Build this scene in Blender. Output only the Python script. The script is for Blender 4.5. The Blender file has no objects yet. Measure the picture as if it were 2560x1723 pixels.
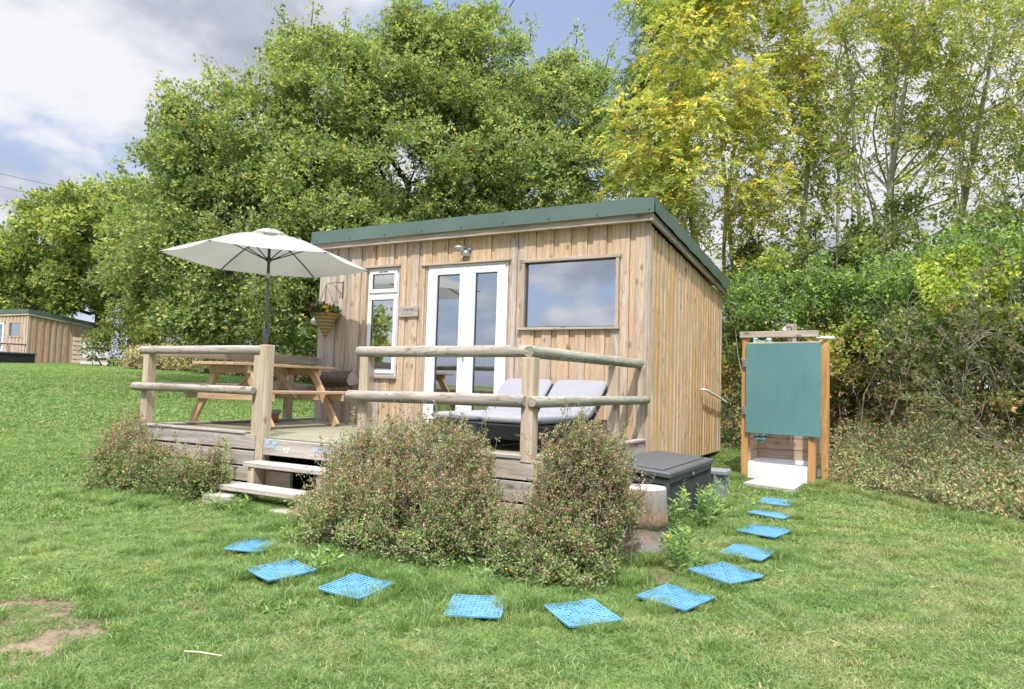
import bpy, math, random
import numpy as np
from mathutils import Vector, Matrix

RNG = random.Random(7)
NR = np.random.default_rng(11)
scene = bpy.context.scene
col = scene.collection

# ------------------------------------------------------------------ terrain
def ground_z(x, y):
    """gentle slope that rises towards the back and to the left, flattening out far away"""
    yy = max(-60.0, min(y, 60.0)); xx = max(-60.0, min(x, 0.0))
    return (-.68 + .035 * (yy + 4.2) - .025 * xx + .028 * min(max(-x - 5, 0), 15) - .0175 * min(max(-x - 22, 0), 26))

def ground_z_np(x, y):
    return (-.68 + .035 * (np.clip(y, -60, 60) + 4.2) - .025 * np.clip(x, -60, 0) + .028 * np.clip(-x - 5, 0, 15) - .0175 * np.clip(-x - 22, 0, 26))

# bare, dry patches of the lawn: x, y, radius x, radius y, strength
DIRT = [(-1.62, -5.42, .46, .24, 1.0), (-1.28, -5.52, .42, .27, 1.0), (-1.0, -5.70, .30, .20, .9), (-.8, -5.9, .2, .1, .6), (-3.27, -4.45, .28, .14, .7), (-2.53, -4.6, .28, .15, .6),
        (-.8, -4.95, .34, .13, .8), (-.35, -4.88, .3, .11, .7), (.33, -5.15, .35, .16, .45), (.85, -5.25, .3, .1, .5),
        (1.0, -3.02, .24, .22, .8), (-1.7, -4.9, .25, .1, .5), (1.05, -2.55, .12, .2, .4), (-4.1, -4.2, .3, .15, .6), (2.75, -3.62, .5, .25, .45), (2.2, -3.2, .5, .3, .25), (1.9, -4.3, .35, .12, .35),
        (-2.1, -5.1, .3, .08, .4), (2.5, -1.8, .6, .4, .25), (1.1, -1.9, .18, .3, .35)]
# ------------------------------------------------------------------ materials
def new_mat(name):
    m = bpy.data.materials.new(name); m.use_nodes = True
    nt = m.node_tree; nt.nodes.clear()
    out = nt.nodes.new('ShaderNodeOutputMaterial')
    return m, nt, out

class N:
    """small helper for wiring nodes"""
    def __init__(s, nt): s.nt = nt
    def n(s, t, **kw):
        x = s.nt.nodes.new(t)
        for k, v in kw.items():
            if k.startswith('i_'):
                x.inputs[k[2:].replace('_', ' ')].default_value = v
            else: setattr(x, k, v)
        return x
    def l(s, a, b): s.nt.links.new(a, b)
    def mapping(s, src, scale, loc=(0, 0, 0)):
        m = s.n('ShaderNodeMapping'); m.inputs['Scale'].default_value = scale; m.inputs['Location'].default_value = loc
        s.l(src, m.inputs['Vector']); return m.outputs['Vector']
    def noise(s, vec, scale, detail=3, rough=.55, dist=0):
        x = s.n('ShaderNodeTexNoise'); x.inputs['Scale'].default_value = scale; x.inputs['Detail'].default_value = detail
        x.inputs['Roughness'].default_value = rough; x.inputs['Distortion'].default_value = dist
        if vec is not None: s.l(vec, x.inputs['Vector'])
        return x.outputs['Fac']
    def ramp(s, fac, stops, interp='LINEAR'):
        x = s.n('ShaderNodeValToRGB'); cr = x.color_ramp; cr.interpolation = interp
        while len(cr.elements) < len(stops): cr.elements.new(.5)
        for e, (p, c) in zip(cr.elements, stops):
            e.position = p; e.color = c if len(c) == 4 else (*c, 1)
        s.l(fac, x.inputs['Fac']); return x.outputs['Color']
    def mix(s, fac, a, b, mode='MIX'):
        x = s.n('ShaderNodeMix', data_type='RGBA', blend_type=mode)
        for inp, v in ((x.inputs[0], fac), (x.inputs[6], a), (x.inputs[7], b)):
            if isinstance(v, (int, float)): inp.default_value = v
            elif isinstance(v, tuple): inp.default_value = v if len(v) == 4 else (*v, 1)
            else: s.l(v, inp)
        return x.outputs[2]
    def math(s, op, a, b=0., c=None, clamp=False):
        x = s.n('ShaderNodeMath', operation=op); x.use_clamp = clamp
        for i, v in enumerate((a, b) + ((c,) if c is not None else ())):
            if isinstance(v, (int, float)): x.inputs[i].default_value = v
            else: s.l(v, x.inputs[i])
        return x.outputs[0]
    def maprange(s, v, a, b, c=0., d=1., smooth=False):
        x = s.n('ShaderNodeMapRange'); x.interpolation_type = 'SMOOTHSTEP' if smooth else 'LINEAR'
        s.l(v, x.inputs[0])
        for i, q in enumerate((a, b, c, d)): x.inputs[i + 1].default_value = q
        return x.outputs[0]
    def bump(s, h, strength=.3, dist=.01):
        x = s.n('ShaderNodeBump'); x.inputs['Strength'].default_value = strength; x.inputs['Distance'].default_value = dist
        s.l(h, x.inputs['Height']); return x.outputs['Normal']
    def bsdf(s, color, rough=.7, normal=None, metal=0., spec=.5, **kw):
        x = s.n('ShaderNodeBsdfPrincipled')
        for k, v in (('Base Color', color), ('Roughness', rough), ('Metallic', metal), ('Specular IOR Level', spec)):
            inp = x.inputs[k]
            if isinstance(v, (int, float)): inp.default_value = v
            elif isinstance(v, tuple): inp.default_value = v if len(v) == 4 else (*v, 1)
            else: s.l(v, inp)
        if normal is not None: s.l(normal, x.inputs['Normal'])
        return x.outputs[0]

def wood_mat(name, pale, deep, grey, weather=.3, knots=1.0, green=0.0, rough=.8, figure=(60, .32)):
    """planed or weathered softwood; 'grain' = coordinates along the board (z = length), 'tint' = (random, weather, ..)"""
    m, nt, out = new_mat(name); g = N(nt)
    at = g.n('ShaderNodeAttribute', attribute_name='grain'); ti = g.n('ShaderNodeAttribute', attribute_name='tint')
    sep = g.n('ShaderNodeSeparateColor'); g.l(ti.outputs['Color'], sep.inputs[0])
    rnd, wth = sep.outputs[0], sep.outputs[1]
    v = at.outputs['Vector']
    warp = g.noise(g.mapping(v, (3, 3, 1.3)), 1, 2)
    warped = g.n('ShaderNodeVectorMath', operation='MULTIPLY_ADD')
    wc = g.n('ShaderNodeCombineXYZ'); g.l(warp, wc.inputs[0]); g.l(warp, wc.inputs[1])
    g.l(wc.outputs[0], warped.inputs[0]); warped.inputs[1].default_value = (.12, .12, 0); g.l(v, warped.inputs[2])
    w = warped.outputs[0]
    coarse = g.noise(g.mapping(w, (24, 24, .9)), 1, 5, .68)
    fine = g.noise(g.mapping(w, (130, 130, 3)), 1, 3, .6)
    blot = g.noise(g.mapping(v, (4, 4, 1.6)), 1, 4, .6)
    c = g.mix(g.maprange(coarse, .36, .64), tuple(min(1, x * 1.06) for x in pale), tuple(x * .88 for x in deep))
    # board to board variation
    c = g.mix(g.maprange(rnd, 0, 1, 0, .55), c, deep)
    c = g.mix(g.math('MULTIPLY', g.maprange(fine, .45, .75), .35), c, tuple(x * .55 for x in deep))
    # silver-grey weathering
    wf = g.math('ADD', g.math('MULTIPLY', wth, 1.15), g.math('MULTIPLY', g.math('SUBTRACT', blot, .5), 1.5))
    wf = g.math('ADD', wf, weather - .3, clamp=True)
    gcol = g.mix(g.maprange(coarse, .36, .66), tuple(min(1, x * 1.16) for x in grey), tuple(x * .60 for x in grey))
    c = g.mix(g.math('MULTIPLY', wf, .85), c, gcol)
    if green:
        gn = g.noise(g.mapping(v, (9, 9, 2.5), (7, 3, 1)), 1, 4, .65)
        c = g.mix(g.math('MULTIPLY', g.maprange(gn, .5, .68), green), c, (.17, .19, .11))
    # flame figure: dark latewood lines
    fl = g.noise(g.mapping(w, (7, 7, .55), (2, 5, 1)), 1, 2, .5)
    band = g.math('ABSOLUTE', g.math('SINE', g.math('MULTIPLY', fl, figure[0])))
    c = g.mix(g.math('MULTIPLY', g.maprange(band, .45, .0), figure[1]), c, tuple(x * .5 for x in deep))
    # knots
    vo = g.n('ShaderNodeTexVoronoi'); vo.inputs['Scale'].default_value = 1
    g.l(g.mapping(v, (8.5, 8.5, 4.2)), vo.inputs['Vector'])
    vs = g.n('ShaderNodeSeparateColor'); g.l(vo.outputs['Color'], vs.inputs[0])
    keep = g.math('GREATER_THAN', vs.outputs[0], .42)
    kn = g.math('MULTIPLY', g.maprange(vo.outputs['Distance'], .24, .09, 0, 1, True), keep)
    c = g.mix(g.math('MULTIPLY', kn, .75 * knots), c, tuple(x * .38 for x in deep))
    h = g.math('ADD', coarse, g.math('MULTIPLY', fine, .5))
    g.l(g.bsdf(c, rough, g.bump(h, .35, .004), spec=.25), out.inputs[0])
    return m

def leaf_mat(name, trans=.35, gloss=.06, bright=1.0):
    m, nt, out = new_mat(name); g = N(nt)
    at = g.n('ShaderNodeAttribute', attribute_name='tint')
    c = at.outputs['Color']
    if bright != 1: c = g.mix(1.0, c, (bright, bright, bright), 'MULTIPLY')
    d = g.n('ShaderNodeBsdfDiffuse'); g.l(c, d.inputs[0])
    t = g.n('ShaderNodeBsdfTranslucent')
    tc = g.mix(1.0, c, (1.25, 1.2, .55), 'MULTIPLY'); g.l(tc, t.inputs[0])
    mx = g.n('ShaderNodeMixShader'); mx.inputs[0].default_value = trans
    g.l(d.outputs[0], mx.inputs[1]); g.l(t.outputs[0], mx.inputs[2])
    gl = g.n('ShaderNodeBsdfGlossy'); gl.inputs['Roughness'].default_value = .6; gl.inputs[0].default_value = (.9, .95, 1, 1)
    m2 = g.n('ShaderNodeMixShader'); m2.inputs[0].default_value = gloss
    g.l(mx.outputs[0], m2.inputs[1]); g.l(gl.outputs[0], m2.inputs[2]); g.l(m2.outputs[0], out.inputs[0])
    return m

def plain_mat(name, color, rough=.6, metal=0., var=.12, scale=9, bump=.15, spec=.5, bdist=.003):
    m, nt, out = new_mat(name); g = N(nt)
    tc = g.n('ShaderNodeTexCoord').outputs['Object']
    n1 = g.noise(tc, scale, 5, .6); n2 = g.noise(tc, scale * 14, 3, .6)
    f = g.math('ADD', g.math('MULTIPLY', n1, .7), g.math('MULTIPLY', n2, .3))
    c = g.mix(g.maprange(f, .3, .7), tuple(x * (1 - var) for x in color), tuple(min(1, x * (1 + var)) for x in color))
    g.l(g.bsdf(c, rough, g.bump(n2, bump, bdist), metal, spec), out.inputs[0])
    return m

def bark_mat(name, a, b, scale=1.0, stretch=.25):
    m, nt, out = new_mat(name); g = N(nt)
    tc = g.n('ShaderNodeTexCoord').outputs['Object']
    v = g.mapping(tc, (scale, scale, scale * stretch))
    n1 = g.noise(v, 18, 6, .65, .6)
    c = g.mix(g.maprange(n1, .35, .65), a, b)
    n2 = g.noise(tc, 3, 4, .6)
    c = g.mix(g.math('MULTIPLY', g.maprange(n2, .5, .7), .35), c, (.13, .15, .08))
    g.l(g.bsdf(c, .9, g.bump(n1, .8, .02), spec=.2), out.inputs[0])
    return m

M = {}
M['clad'] = wood_mat('larch_cladding', (.70, .53, .37), (.57, .37, .205), (.50, .44, .40), .38, figure=(60, .4))
M['clad_side'] = wood_mat('larch_cladding_side', (.76, .57, .36), (.56, .33, .14), (.58, .50, .41), .24, figure=(60, .45))
M['trim'] = wood_mat('weathered_trim', (.58, .45, .34), (.47, .33, .22), (.46, .40, .36), .42)
M['post'] = wood_mat('deck_post', (.60, .485, .345), (.50, .37, .235), (.47, .42, .36), .36)
M['log'] = wood_mat('weathered_log', (.47, .38, .27), (.28, .205, .13), (.40, .375, .35), .5, 1.0, .3, figure=(75, .75))
M['rail_green'] = wood_mat('algae_stained_rail', (.44, .39, .28), (.27, .24, .16), (.38, .37, .32), .45, .6, .6, figure=(85, .85))
M['skirt'] = wood_mat('grey_skirting', (.52, .42, .32), (.40, .30, .21), (.45, .41, .38), .6, 1.0)
M['tread'] = wood_mat('step_tread', (.56, .46, .37), (.44, .35, .26), (.50, .46, .42), .62, .5)
M['table'] = wood_mat('picnic_table_wood', (.64, .45, .28), (.52, .33, .18), (.50, .42, .36), .22, .7)
M['orange'] = wood_mat('new_orange_post', (.62, .37, .16), (.47, .25, .09), (.52, .41, .30), .14, .7)
M['shower_wood'] = wood_mat('shower_board', (.60, .45, .31), (.47, .33, .21), (.49, .42, .36), .3, .8)
M['pallet'] = wood_mat('pallet_wood', (.66, .54, .42), (.55, .42, .30), (.58, .52, .46), .4, .4)
M['far_clad'] = wood_mat('far_cladding', (.66, .48, .33), (.50, .31, .18), (.60, .51, .43), .2, .3)

M['white_pvc'] = plain_mat('white_upvc', (.80, .81, .83), .35, var=.02, bump=.02)
M['dark_rubber'] = plain_mat('dark_seal', (.03, .03, .035), .6)
M['metal'] = plain_mat('brushed_metal', (.55, .56, .58), .3, .9, .08)
M['dark_metal'] = plain_mat('dark_grey_metal', (.075, .078, .085), .42, .3, .1)
M['pole'] = plain_mat('grey_pole_paint', (.17, .19, .205), .38, .35, .06)
M['box'] = plain_mat('storage_box_plastic', (.052, .056, .062), .5, var=.12, bump=.1)
M['box_lid'] = plain_mat('storage_lid_plastic', (.085, .086, .092), .55, var=.12, scale=5, bump=.2)
M['bin'] = plain_mat('grey_bin_plastic', (.22, .235, .25), .5)
M['black'] = plain_mat('black_plastic', (.02, .02, .022), .5)
M['terracotta'] = plain_mat('terracotta', (.50, .20, .105), .85, var=.2)
M['pot_rim'] = plain_mat('lime_stained_rim', (.36, .37, .35), .85, var=.2)
M['tray'] = plain_mat('white_shower_tray', (.82, .82, .84), .3, var=.03, bump=.03)
M['slab'] = plain_mat('concrete_slab', (.47, .43, .39), .9, var=.16, bump=.5)
M['concrete'] = plain_mat('rough_concrete', (.38, .35, .30), .95, var=.25, bump=.7)
M['interior'] = plain_mat('interior_board', (.33, .34, .33), .8)
M['cushion_orange'] = plain_mat('orange_fabric', (.75, .22, .06), .8)
M['cushion_blue'] = plain_mat('blue_fabric', (.08, .24, .38), .8)
M['white_paint'] = plain_mat('white_paint', (.78, .78, .79), .5, var=.04)
M['wire'] = plain_mat('cable', (.10, .10, .12), .6)
M['yellow_petal'] = plain_mat('yellow_petal', (.85, .62, .02), .7, bump=0)
M['red_petal'] = plain_mat('crimson_petal', (.50, .015, .06), .7, bump=0)
M['pink_petal'] = plain_mat('pink_white_petal', (.82, .60, .66), .7, bump=0)
M['seed'] = plain_mat('seed_head', (.10, .055, .04), .9)
M['bark_oak'] = bark_mat('oak_bark', (.05, .042, .035), (.16, .14, .12))
M['bark_pale'] = bark_mat('pale_ash_bark', (.34, .31, .26), (.56, .52, .45), .5)
M['bark_grey'] = bark_mat('grey_twig_bark', (.22, .195, .16), (.44, .40, .34), .6)
M['bark_log'] = bark_mat('rough_log_bark', (.045, .034, .028), (.22, .17, .14), 2.2, 1)

M['leaf'] = leaf_mat('leaf_foliage', .42, .02)
M['shrub_leaf'] = leaf_mat('shrub_foliage', .30, .03)

def roof_material():
    m, nt, out = new_mat('green_roof_sheet'); g = N(nt)
    tc = g.n('ShaderNodeTexCoord').outputs['Object']
    n1 = g.noise(tc, 1.6, 3, .5); n2 = g.noise(tc, 25, 4, .7)
    c = g.mix(g.maprange(n1, .3, .7), (.082, .122, .104), (.105, .152, .13))
    c = g.mix(g.math('MULTIPLY', g.maprange(n2, .62, .8), .35), c, (.25, .30, .26))
    g.l(g.bsdf(c, .34, g.bump(n1, .5, .03), spec=.5), out.inputs[0]); return m
M['roof'] = roof_material()

def felt_material():
    m, nt, out = new_mat('roof_membrane'); g = N(nt)
    tc = g.n('ShaderNodeTexCoord').outputs['Object']
    n1 = g.noise(tc, 5, 5, .6)
    g.l(g.bsdf(g.mix(n1, (.03, .07, .05), (.06, .12, .09)), .5, g.bump(n1, .3, .01)), out.inputs[0]); return m
M['membrane'] = felt_material()

def carpet_material():
    m, nt, out = new_mat('olive_deck_carpet'); g = N(nt)
    tc = g.n('ShaderNodeTexCoord').outputs['Object']
    n1 = g.noise(tc, 2.2, 4, .6); n2 = g.noise(tc, 160, 3, .7)
    c = g.mix(g.maprange(n1, .3, .7), (.255, .245, .165), (.33, .31, .22))
    c = g.mix(g.math('MULTIPLY', g.maprange(n2, .4, .7), .35), c, (.17, .17, .11))
    g.l(g.bsdf(c, .95, g.bump(n2, .6, .006), spec=.1), out.inputs[0]); return m
M['carpet'] = carpet_material()

def glass_material(name, refl=.5, tint=(.62, .67, .70)):
    m, nt, out = new_mat(name); g = N(nt)
    tc = g.n('ShaderNodeTexCoord').outputs['Object']
    gl = g.n('ShaderNodeBsdfGlossy'); gl.inputs['Roughness'].default_value = .0; gl.inputs[0].default_value = (.82, .86, .90, 1)
    wob = g.noise(tc, 1.3, 1, .3); g.l(g.bump(wob, .05, .03), gl.inputs['Normal'])
    tr = g.n('ShaderNodeBsdfTransparent'); tr.inputs[0].default_value = (*tint, 1)
    mx = g.n('ShaderNodeMixShader'); mx.inputs[0].default_value = refl
    g.l(tr.outputs[0], mx.inputs[1]); g.l(gl.outputs[0], mx.inputs[2]); g.l(mx.outputs[0], out.inputs[0]); return m
M['glass'] = glass_material('window_glass', .78)
M['glass_dark'] = glass_material('door_glass', .62)

def canopy_material():
    m, nt, out = new_mat('cream_canopy_fabric'); g = N(nt)
    tc = g.n('ShaderNodeTexCoord').outputs['Object']
    n1 = g.noise(tc, 3, 4, .6); n2 = g.noise(tc, 300, 2, .5)
    c = g.mix(n1, (.41, .40, .37), (.48, .465, .43))
    d = g.n('ShaderNodeBsdfDiffuse'); g.l(c, d.inputs[0]); g.l(g.bump(n2, .2, .002), d.inputs['Normal'])
    t = g.n('ShaderNodeBsdfTranslucent'); g.l(c, t.inputs[0])
    mx = g.n('ShaderNodeMixShader'); mx.inputs[0].default_value = .3
    g.l(d.outputs[0], mx.inputs[1]); g.l(t.outputs[0], mx.inputs[2]); g.l(mx.outputs[0], out.inputs[0]); return m
M['canopy'] = canopy_material()

def fabric(name, a, b, scale=220):
    m, nt, out = new_mat(name); g = N(nt)
    tc = g.n('ShaderNodeTexCoord').outputs['Object']
    n1 = g.noise(tc, 4, 4, .6); n2 = g.noise(tc, scale, 2, .5)
    g.l(g.bsdf(g.mix(n1, a, b), .9, g.bump(n2, .3, .003), spec=.15), out.inputs[0]); return m
M['cushion'] = fabric('grey_cushion_fabric', (.255, .25, .27), (.31, .305, .325))
M['pipe_edge'] = fabric('cushion_piping', (.12, .12, .14), (.16, .16, .18))

def wicker_material():
    m, nt, out = new_mat('dark_wicker_weave'); g = N(nt)
    tc = g.n('ShaderNodeTexCoord').outputs['Object']
    w = g.n('ShaderNodeTexWave', wave_type='BANDS', bands_direction='Z'); w.inputs['Scale'].default_value = 22; w.inputs['Distortion'].default_value = .6
    g.l(tc, w.inputs['Vector'])
    br = g.n('ShaderNodeTexBrick'); br.inputs['Scale'].default_value = 26; br.inputs['Mortar Size'].default_value = .12
    mp = g.n('ShaderNodeCombineXYZ'); sp = g.n('ShaderNodeSeparateXYZ'); g.l(tc, sp.inputs[0])
    g.l(g.math('ADD', sp.outputs[0], sp.outputs[1]), mp.inputs[0]); g.l(sp.outputs[2], mp.inputs[1]); g.l(mp.outputs[0], br.inputs['Vector'])
    c = g.mix(br.outputs['Fac'], (.13, .13, .14), (.02, .02, .022))
    g.l(g.bsdf(c, .45, g.bump(g.math('SUBTRACT', 1, br.outputs['Fac']), .8, .006)), out.inputs[0]); return m
M['wicker'] = wicker_material()

def canvas_towel():
    m, nt, out = new_mat('striped_towel'); g = N(nt)
    tc = g.n('ShaderNodeTexCoord').outputs['Object']
    sp = g.n('ShaderNodeSeparateXYZ'); g.l(tc, sp.inputs[0])
    nz = g.noise(tc, 9, 2, .5)
    z = g.math('ADD', g.math('MULTIPLY', sp.outputs[2], 9.5), g.math('MULTIPLY', nz, .5))
    fr = g.math('FRACT', z)
    c = g.ramp(fr, [(0, (.03, .25, .55)), (.22, (.75, .78, .72)), (.42, (.55, .55, .12)), (.6, (.10, .42, .62)), (.8, (.78, .80, .78))], 'CONSTANT')
    g.l(g.bsdf(c, .95, g.bump(g.noise(tc, 120, 2), .4, .003), spec=.1), out.inputs[0]); return m
M['towel'] = canvas_towel()

def door_panel_material():
    m, nt, out = new_mat('teal_painted_ply'); g = N(nt)
    tc = g.n('ShaderNodeTexCoord').outputs['Object']
    n1 = g.noise(tc, 1.6, 4, .6); n2 = g.noise(g.mapping(tc, (4, 4, 60)), 1, 4, .7); n3 = g.noise(tc, 22, 4, .75)
    c = g.mix(g.maprange(n1, .3, .7), (.104, .232, .236), (.130, .275, .278))
    c = g.mix(g.math('MULTIPLY', g.maprange(n2, .55, .8), .35), c, (.08, .21, .20))
    c = g.mix(g.math('MULTIPLY', g.maprange(n3, .66, .74), .7), c, (.34, .47, .46))
    n4 = g.noise(g.mapping(tc, (14, 14, 1.4)), 1, 5, .7)
    c = g.mix(g.math('MULTIPLY', g.maprange(n4, .54, .72), .4), c, (.075, .18, .185))
    g.l(g.bsdf(c, .55, g.bump(n2, .25, .003), spec=.35), out.inputs[0]); return m
M['teal'] = door_panel_material()

def mat_material():
    m, nt, out = new_mat('blue_plastic_tile'); g = N(nt)
    oi = g.n('ShaderNodeObjectInfo')
    tc = g.n('ShaderNodeTexCoord').outputs['Object']
    n1 = g.noise(tc, 12, 4, .6)
    c = g.mix(g.maprange(n1, .3, .7), (.068, .235, .40), (.13, .32, .48))
    c = g.mix(g.math('MULTIPLY', oi.outputs['Random'], .3), c, (.17, .38, .52))
    g.l(g.bsdf(c, .45, g.bump(n1, .2, .003)), out.inputs[0]); return m
M['mat'] = mat_material()

def stump_top():
    m, nt, out = new_mat('sawn_log_end'); g = N(nt)
    tc = g.n('ShaderNodeTexCoord').outputs['Object']
    w = g.n('ShaderNodeTexWave', wave_type='RINGS', rings_direction='Z'); w.inputs['Scale'].default_value = 11; w.inputs['Distortion'].default_value = 2.5; w.inputs['Detail'].default_value = 3
    g.l(tc, w.inputs['Vector'])
    n1 = g.noise(tc, 14, 5, .7)
    c = g.mix(g.math('MULTIPLY', w.outputs['Fac'], .35), (.43, .39, .35), (.27, .225, .19))
    c = g.mix(g.maprange(n1, .55, .75), c, (.24, .20, .17))
    g.l(g.bsdf(c, .9, g.bump(n1, .4, .006), spec=.2), out.inputs[0]); return m
M['log_end'] = stump_top()

def stump_side():
    m, nt, out = new_mat('debarked_stump'); g = N(nt)
    tc = g.n('ShaderNodeTexCoord').outputs['Object']
    n1 = g.noise(g.mapping(tc, (1, 1, .18)), 26, 5, .65); n2 = g.noise(tc, 6, 4, .6)
    c = g.mix(g.maprange(n1, .3, .7), (.44, .31, .21), (.24, .165, .11))
    c = g.mix(g.maprange(n2, .42, .55), c, (.30, .27, .24))
    c = g.mix(g.math('MULTIPLY', g.maprange(g.noise(tc, 40, 3), .6, .75), .6), c, (.13, .09, .07))
    g.l(g.bsdf(c, .9, g.bump(n1, 1.0, .03), spec=.2), out.inputs[0]); return m
M['stump'] = stump_side()

def basket_material():
    m, nt, out = new_mat('woven_rope_basket'); g = N(nt)
    tc = g.n('ShaderNodeTexCoord').outputs['Object']
    sp = g.n('ShaderNodeSeparateXYZ'); g.l(tc, sp.inputs[0])
    fr = g.math('FRACT', g.math('MULTIPLY', sp.outputs[2], 22))
    c = g.ramp(fr, [(0, (.26, .17, .08)), (.3, (.33, .23, .11)), (.62, (.55, .42, .22)), (.8, (.40, .28, .14)), (1, (.22, .14, .07))])
    n = g.noise(tc, 70, 3); c = g.mix(g.math('MULTIPLY', g.maprange(n, .5, .7), .4), c, (.14, .09, .05))
    g.l(g.bsdf(c, .9, g.bump(fr, .5, .004), spec=.2), out.inputs[0]); return m
M['basket'] = basket_material()

def ground_material():
    m, nt, out = new_mat('lawn_soil'); g = N(nt)
    geo = g.n('ShaderNodeNewGeometry').outputs['Position']
    at = g.n('ShaderNodeAttribute', attribute_name='dirt')
    n1 = g.noise(geo, .55, 5, .6); n2 = g.noise(geo, 9, 5, .65); n3 = g.noise(geo, 60, 4, .7)
    c = g.mix(g.maprange(n1, .35, .65), (.085, .13, .03), (.14, .175, .05))
    c = g.mix(g.math('MULTIPLY', g.maprange(n2, .45, .7), .55), c, (.19, .20, .075))
    c = g.mix(g.math('MULTIPLY', g.maprange(n3, .45, .7), .6), c, (.045, .07, .018))
    soil = g.mix(g.maprange(n3, .44, .57), (.085, .060, .042), (.22, .16, .11))
    soil = g.mix(g.maprange(n2, .4, .7), soil, (.30, .235, .15))
    dm = g.math('ADD', at.outputs['Fac'], g.math('ADD', g.math('MULTIPLY', g.math('SUBTRACT', n2, .5), 1.1), g.math('MULTIPLY', g.math('SUBTRACT', n3, .5), .8)))
    c = g.mix(g.maprange(dm, .28, .50), c, soil)
    g.l(g.bsdf(c, .95, g.bump(n3, .8, .015), spec=.1), out.inputs[0]); return m
M['ground'] = ground_material()

def grass_material():
    m, nt, out = new_mat('grass_blades'); g = N(nt)
    geo = g.n('ShaderNodeNewGeometry').outputs['Position']
    at = g.n('ShaderNodeAttribute', attribute_name='tint')
    sep = g.n('ShaderNodeSeparateColor'); g.l(at.outputs['Color'], sep.inputs[0])
    rnd, hgt = sep.outputs[0], sep.outputs[1]
    n1 = g.noise(geo, .45, 4, .6); n2 = g.noise(g.mapping(geo, (1, 1, 1), (11, 4, 0)), 1.7, 4, .65)
    c = g.mix(g.maprange(n1, .35, .65), (.140, .285, .062), (.245, .37, .10))
    c = g.mix(g.maprange(rnd, 0, 1, 0, .6), c, (.30, .42, .13))
    n3 = g.noise(geo, 8.5, 4, .7)
    c = g.mix(g.math('MULTIPLY', g.maprange(n3, .46, .62), .6), c, (.085, .175, .028))
    c = g.mix(g.math('MULTIPLY', g.maprange(n3, .46, .34), .45), c, (.42, .47, .16))
    sx = g.n('ShaderNodeSeparateXYZ'); g.l(geo, sx.inputs[0])
    dryx = g.maprange(sx.outputs[0], -.5, 3.6, -.04, .14)
    dry = g.math('ADD', g.math('ADD', n2, dryx), g.math('MULTIPLY', rnd, .40))
    c = g.mix(g.math('MULTIPLY', g.maprange(dry, .80, 1.02), .85), c, (.56, .49, .25))
    c = g.mix(g.math('MULTIPLY', g.math('GREATER_THAN', rnd, .955), .9), c, (.60, .50, .30))
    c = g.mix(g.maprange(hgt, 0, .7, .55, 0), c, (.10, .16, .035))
    d = g.n('ShaderNodeBsdfDiffuse'); g.l(c, d.inputs[0])
    t = g.n('ShaderNodeBsdfTranslucent'); g.l(g.mix(1., c, (1.2, 1.15, .6), 'MULTIPLY'), t.inputs[0])
    mx = g.n('ShaderNodeMixShader'); mx.inputs[0].default_value = .35
    g.l(d.outputs[0], mx.inputs[1]); g.l(t.outputs[0], mx.inputs[2])
    gl = g.n('ShaderNodeBsdfGlossy'); gl.inputs['Roughness'].default_value = .45
    m2 = g.n('ShaderNodeMixShader'); m2.inputs[0].default_value = .035
    g.l(mx.outputs[0], m2.inputs[1]); g.l(gl.outputs[0], m2.inputs[2]); g.l(m2.outputs[0], out.inputs[0]); return m
M['grass'] = grass_material()

# ------------------------------------------------------------------ scene graph helpers
def world_loc(o):
    v = Vector((0, 0, 0))
    while o is not None: v += Vector(o.location); o = o.parent
    return v

def tag(o, label=None, cat=None, group=None, kind=None):
    if label: o['label'] = label
    if cat: o['category'] = cat
    if group: o['group'] = group
    if kind: o['kind'] = kind
    return o

def thing(name, label, cat, loc=(0, 0, 0), group=None):
    o = bpy.data.objects.new(name, None); col.objects.link(o); o.location = loc
    o.empty_display_size = .1
    return tag(o, label, cat, group)

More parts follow.
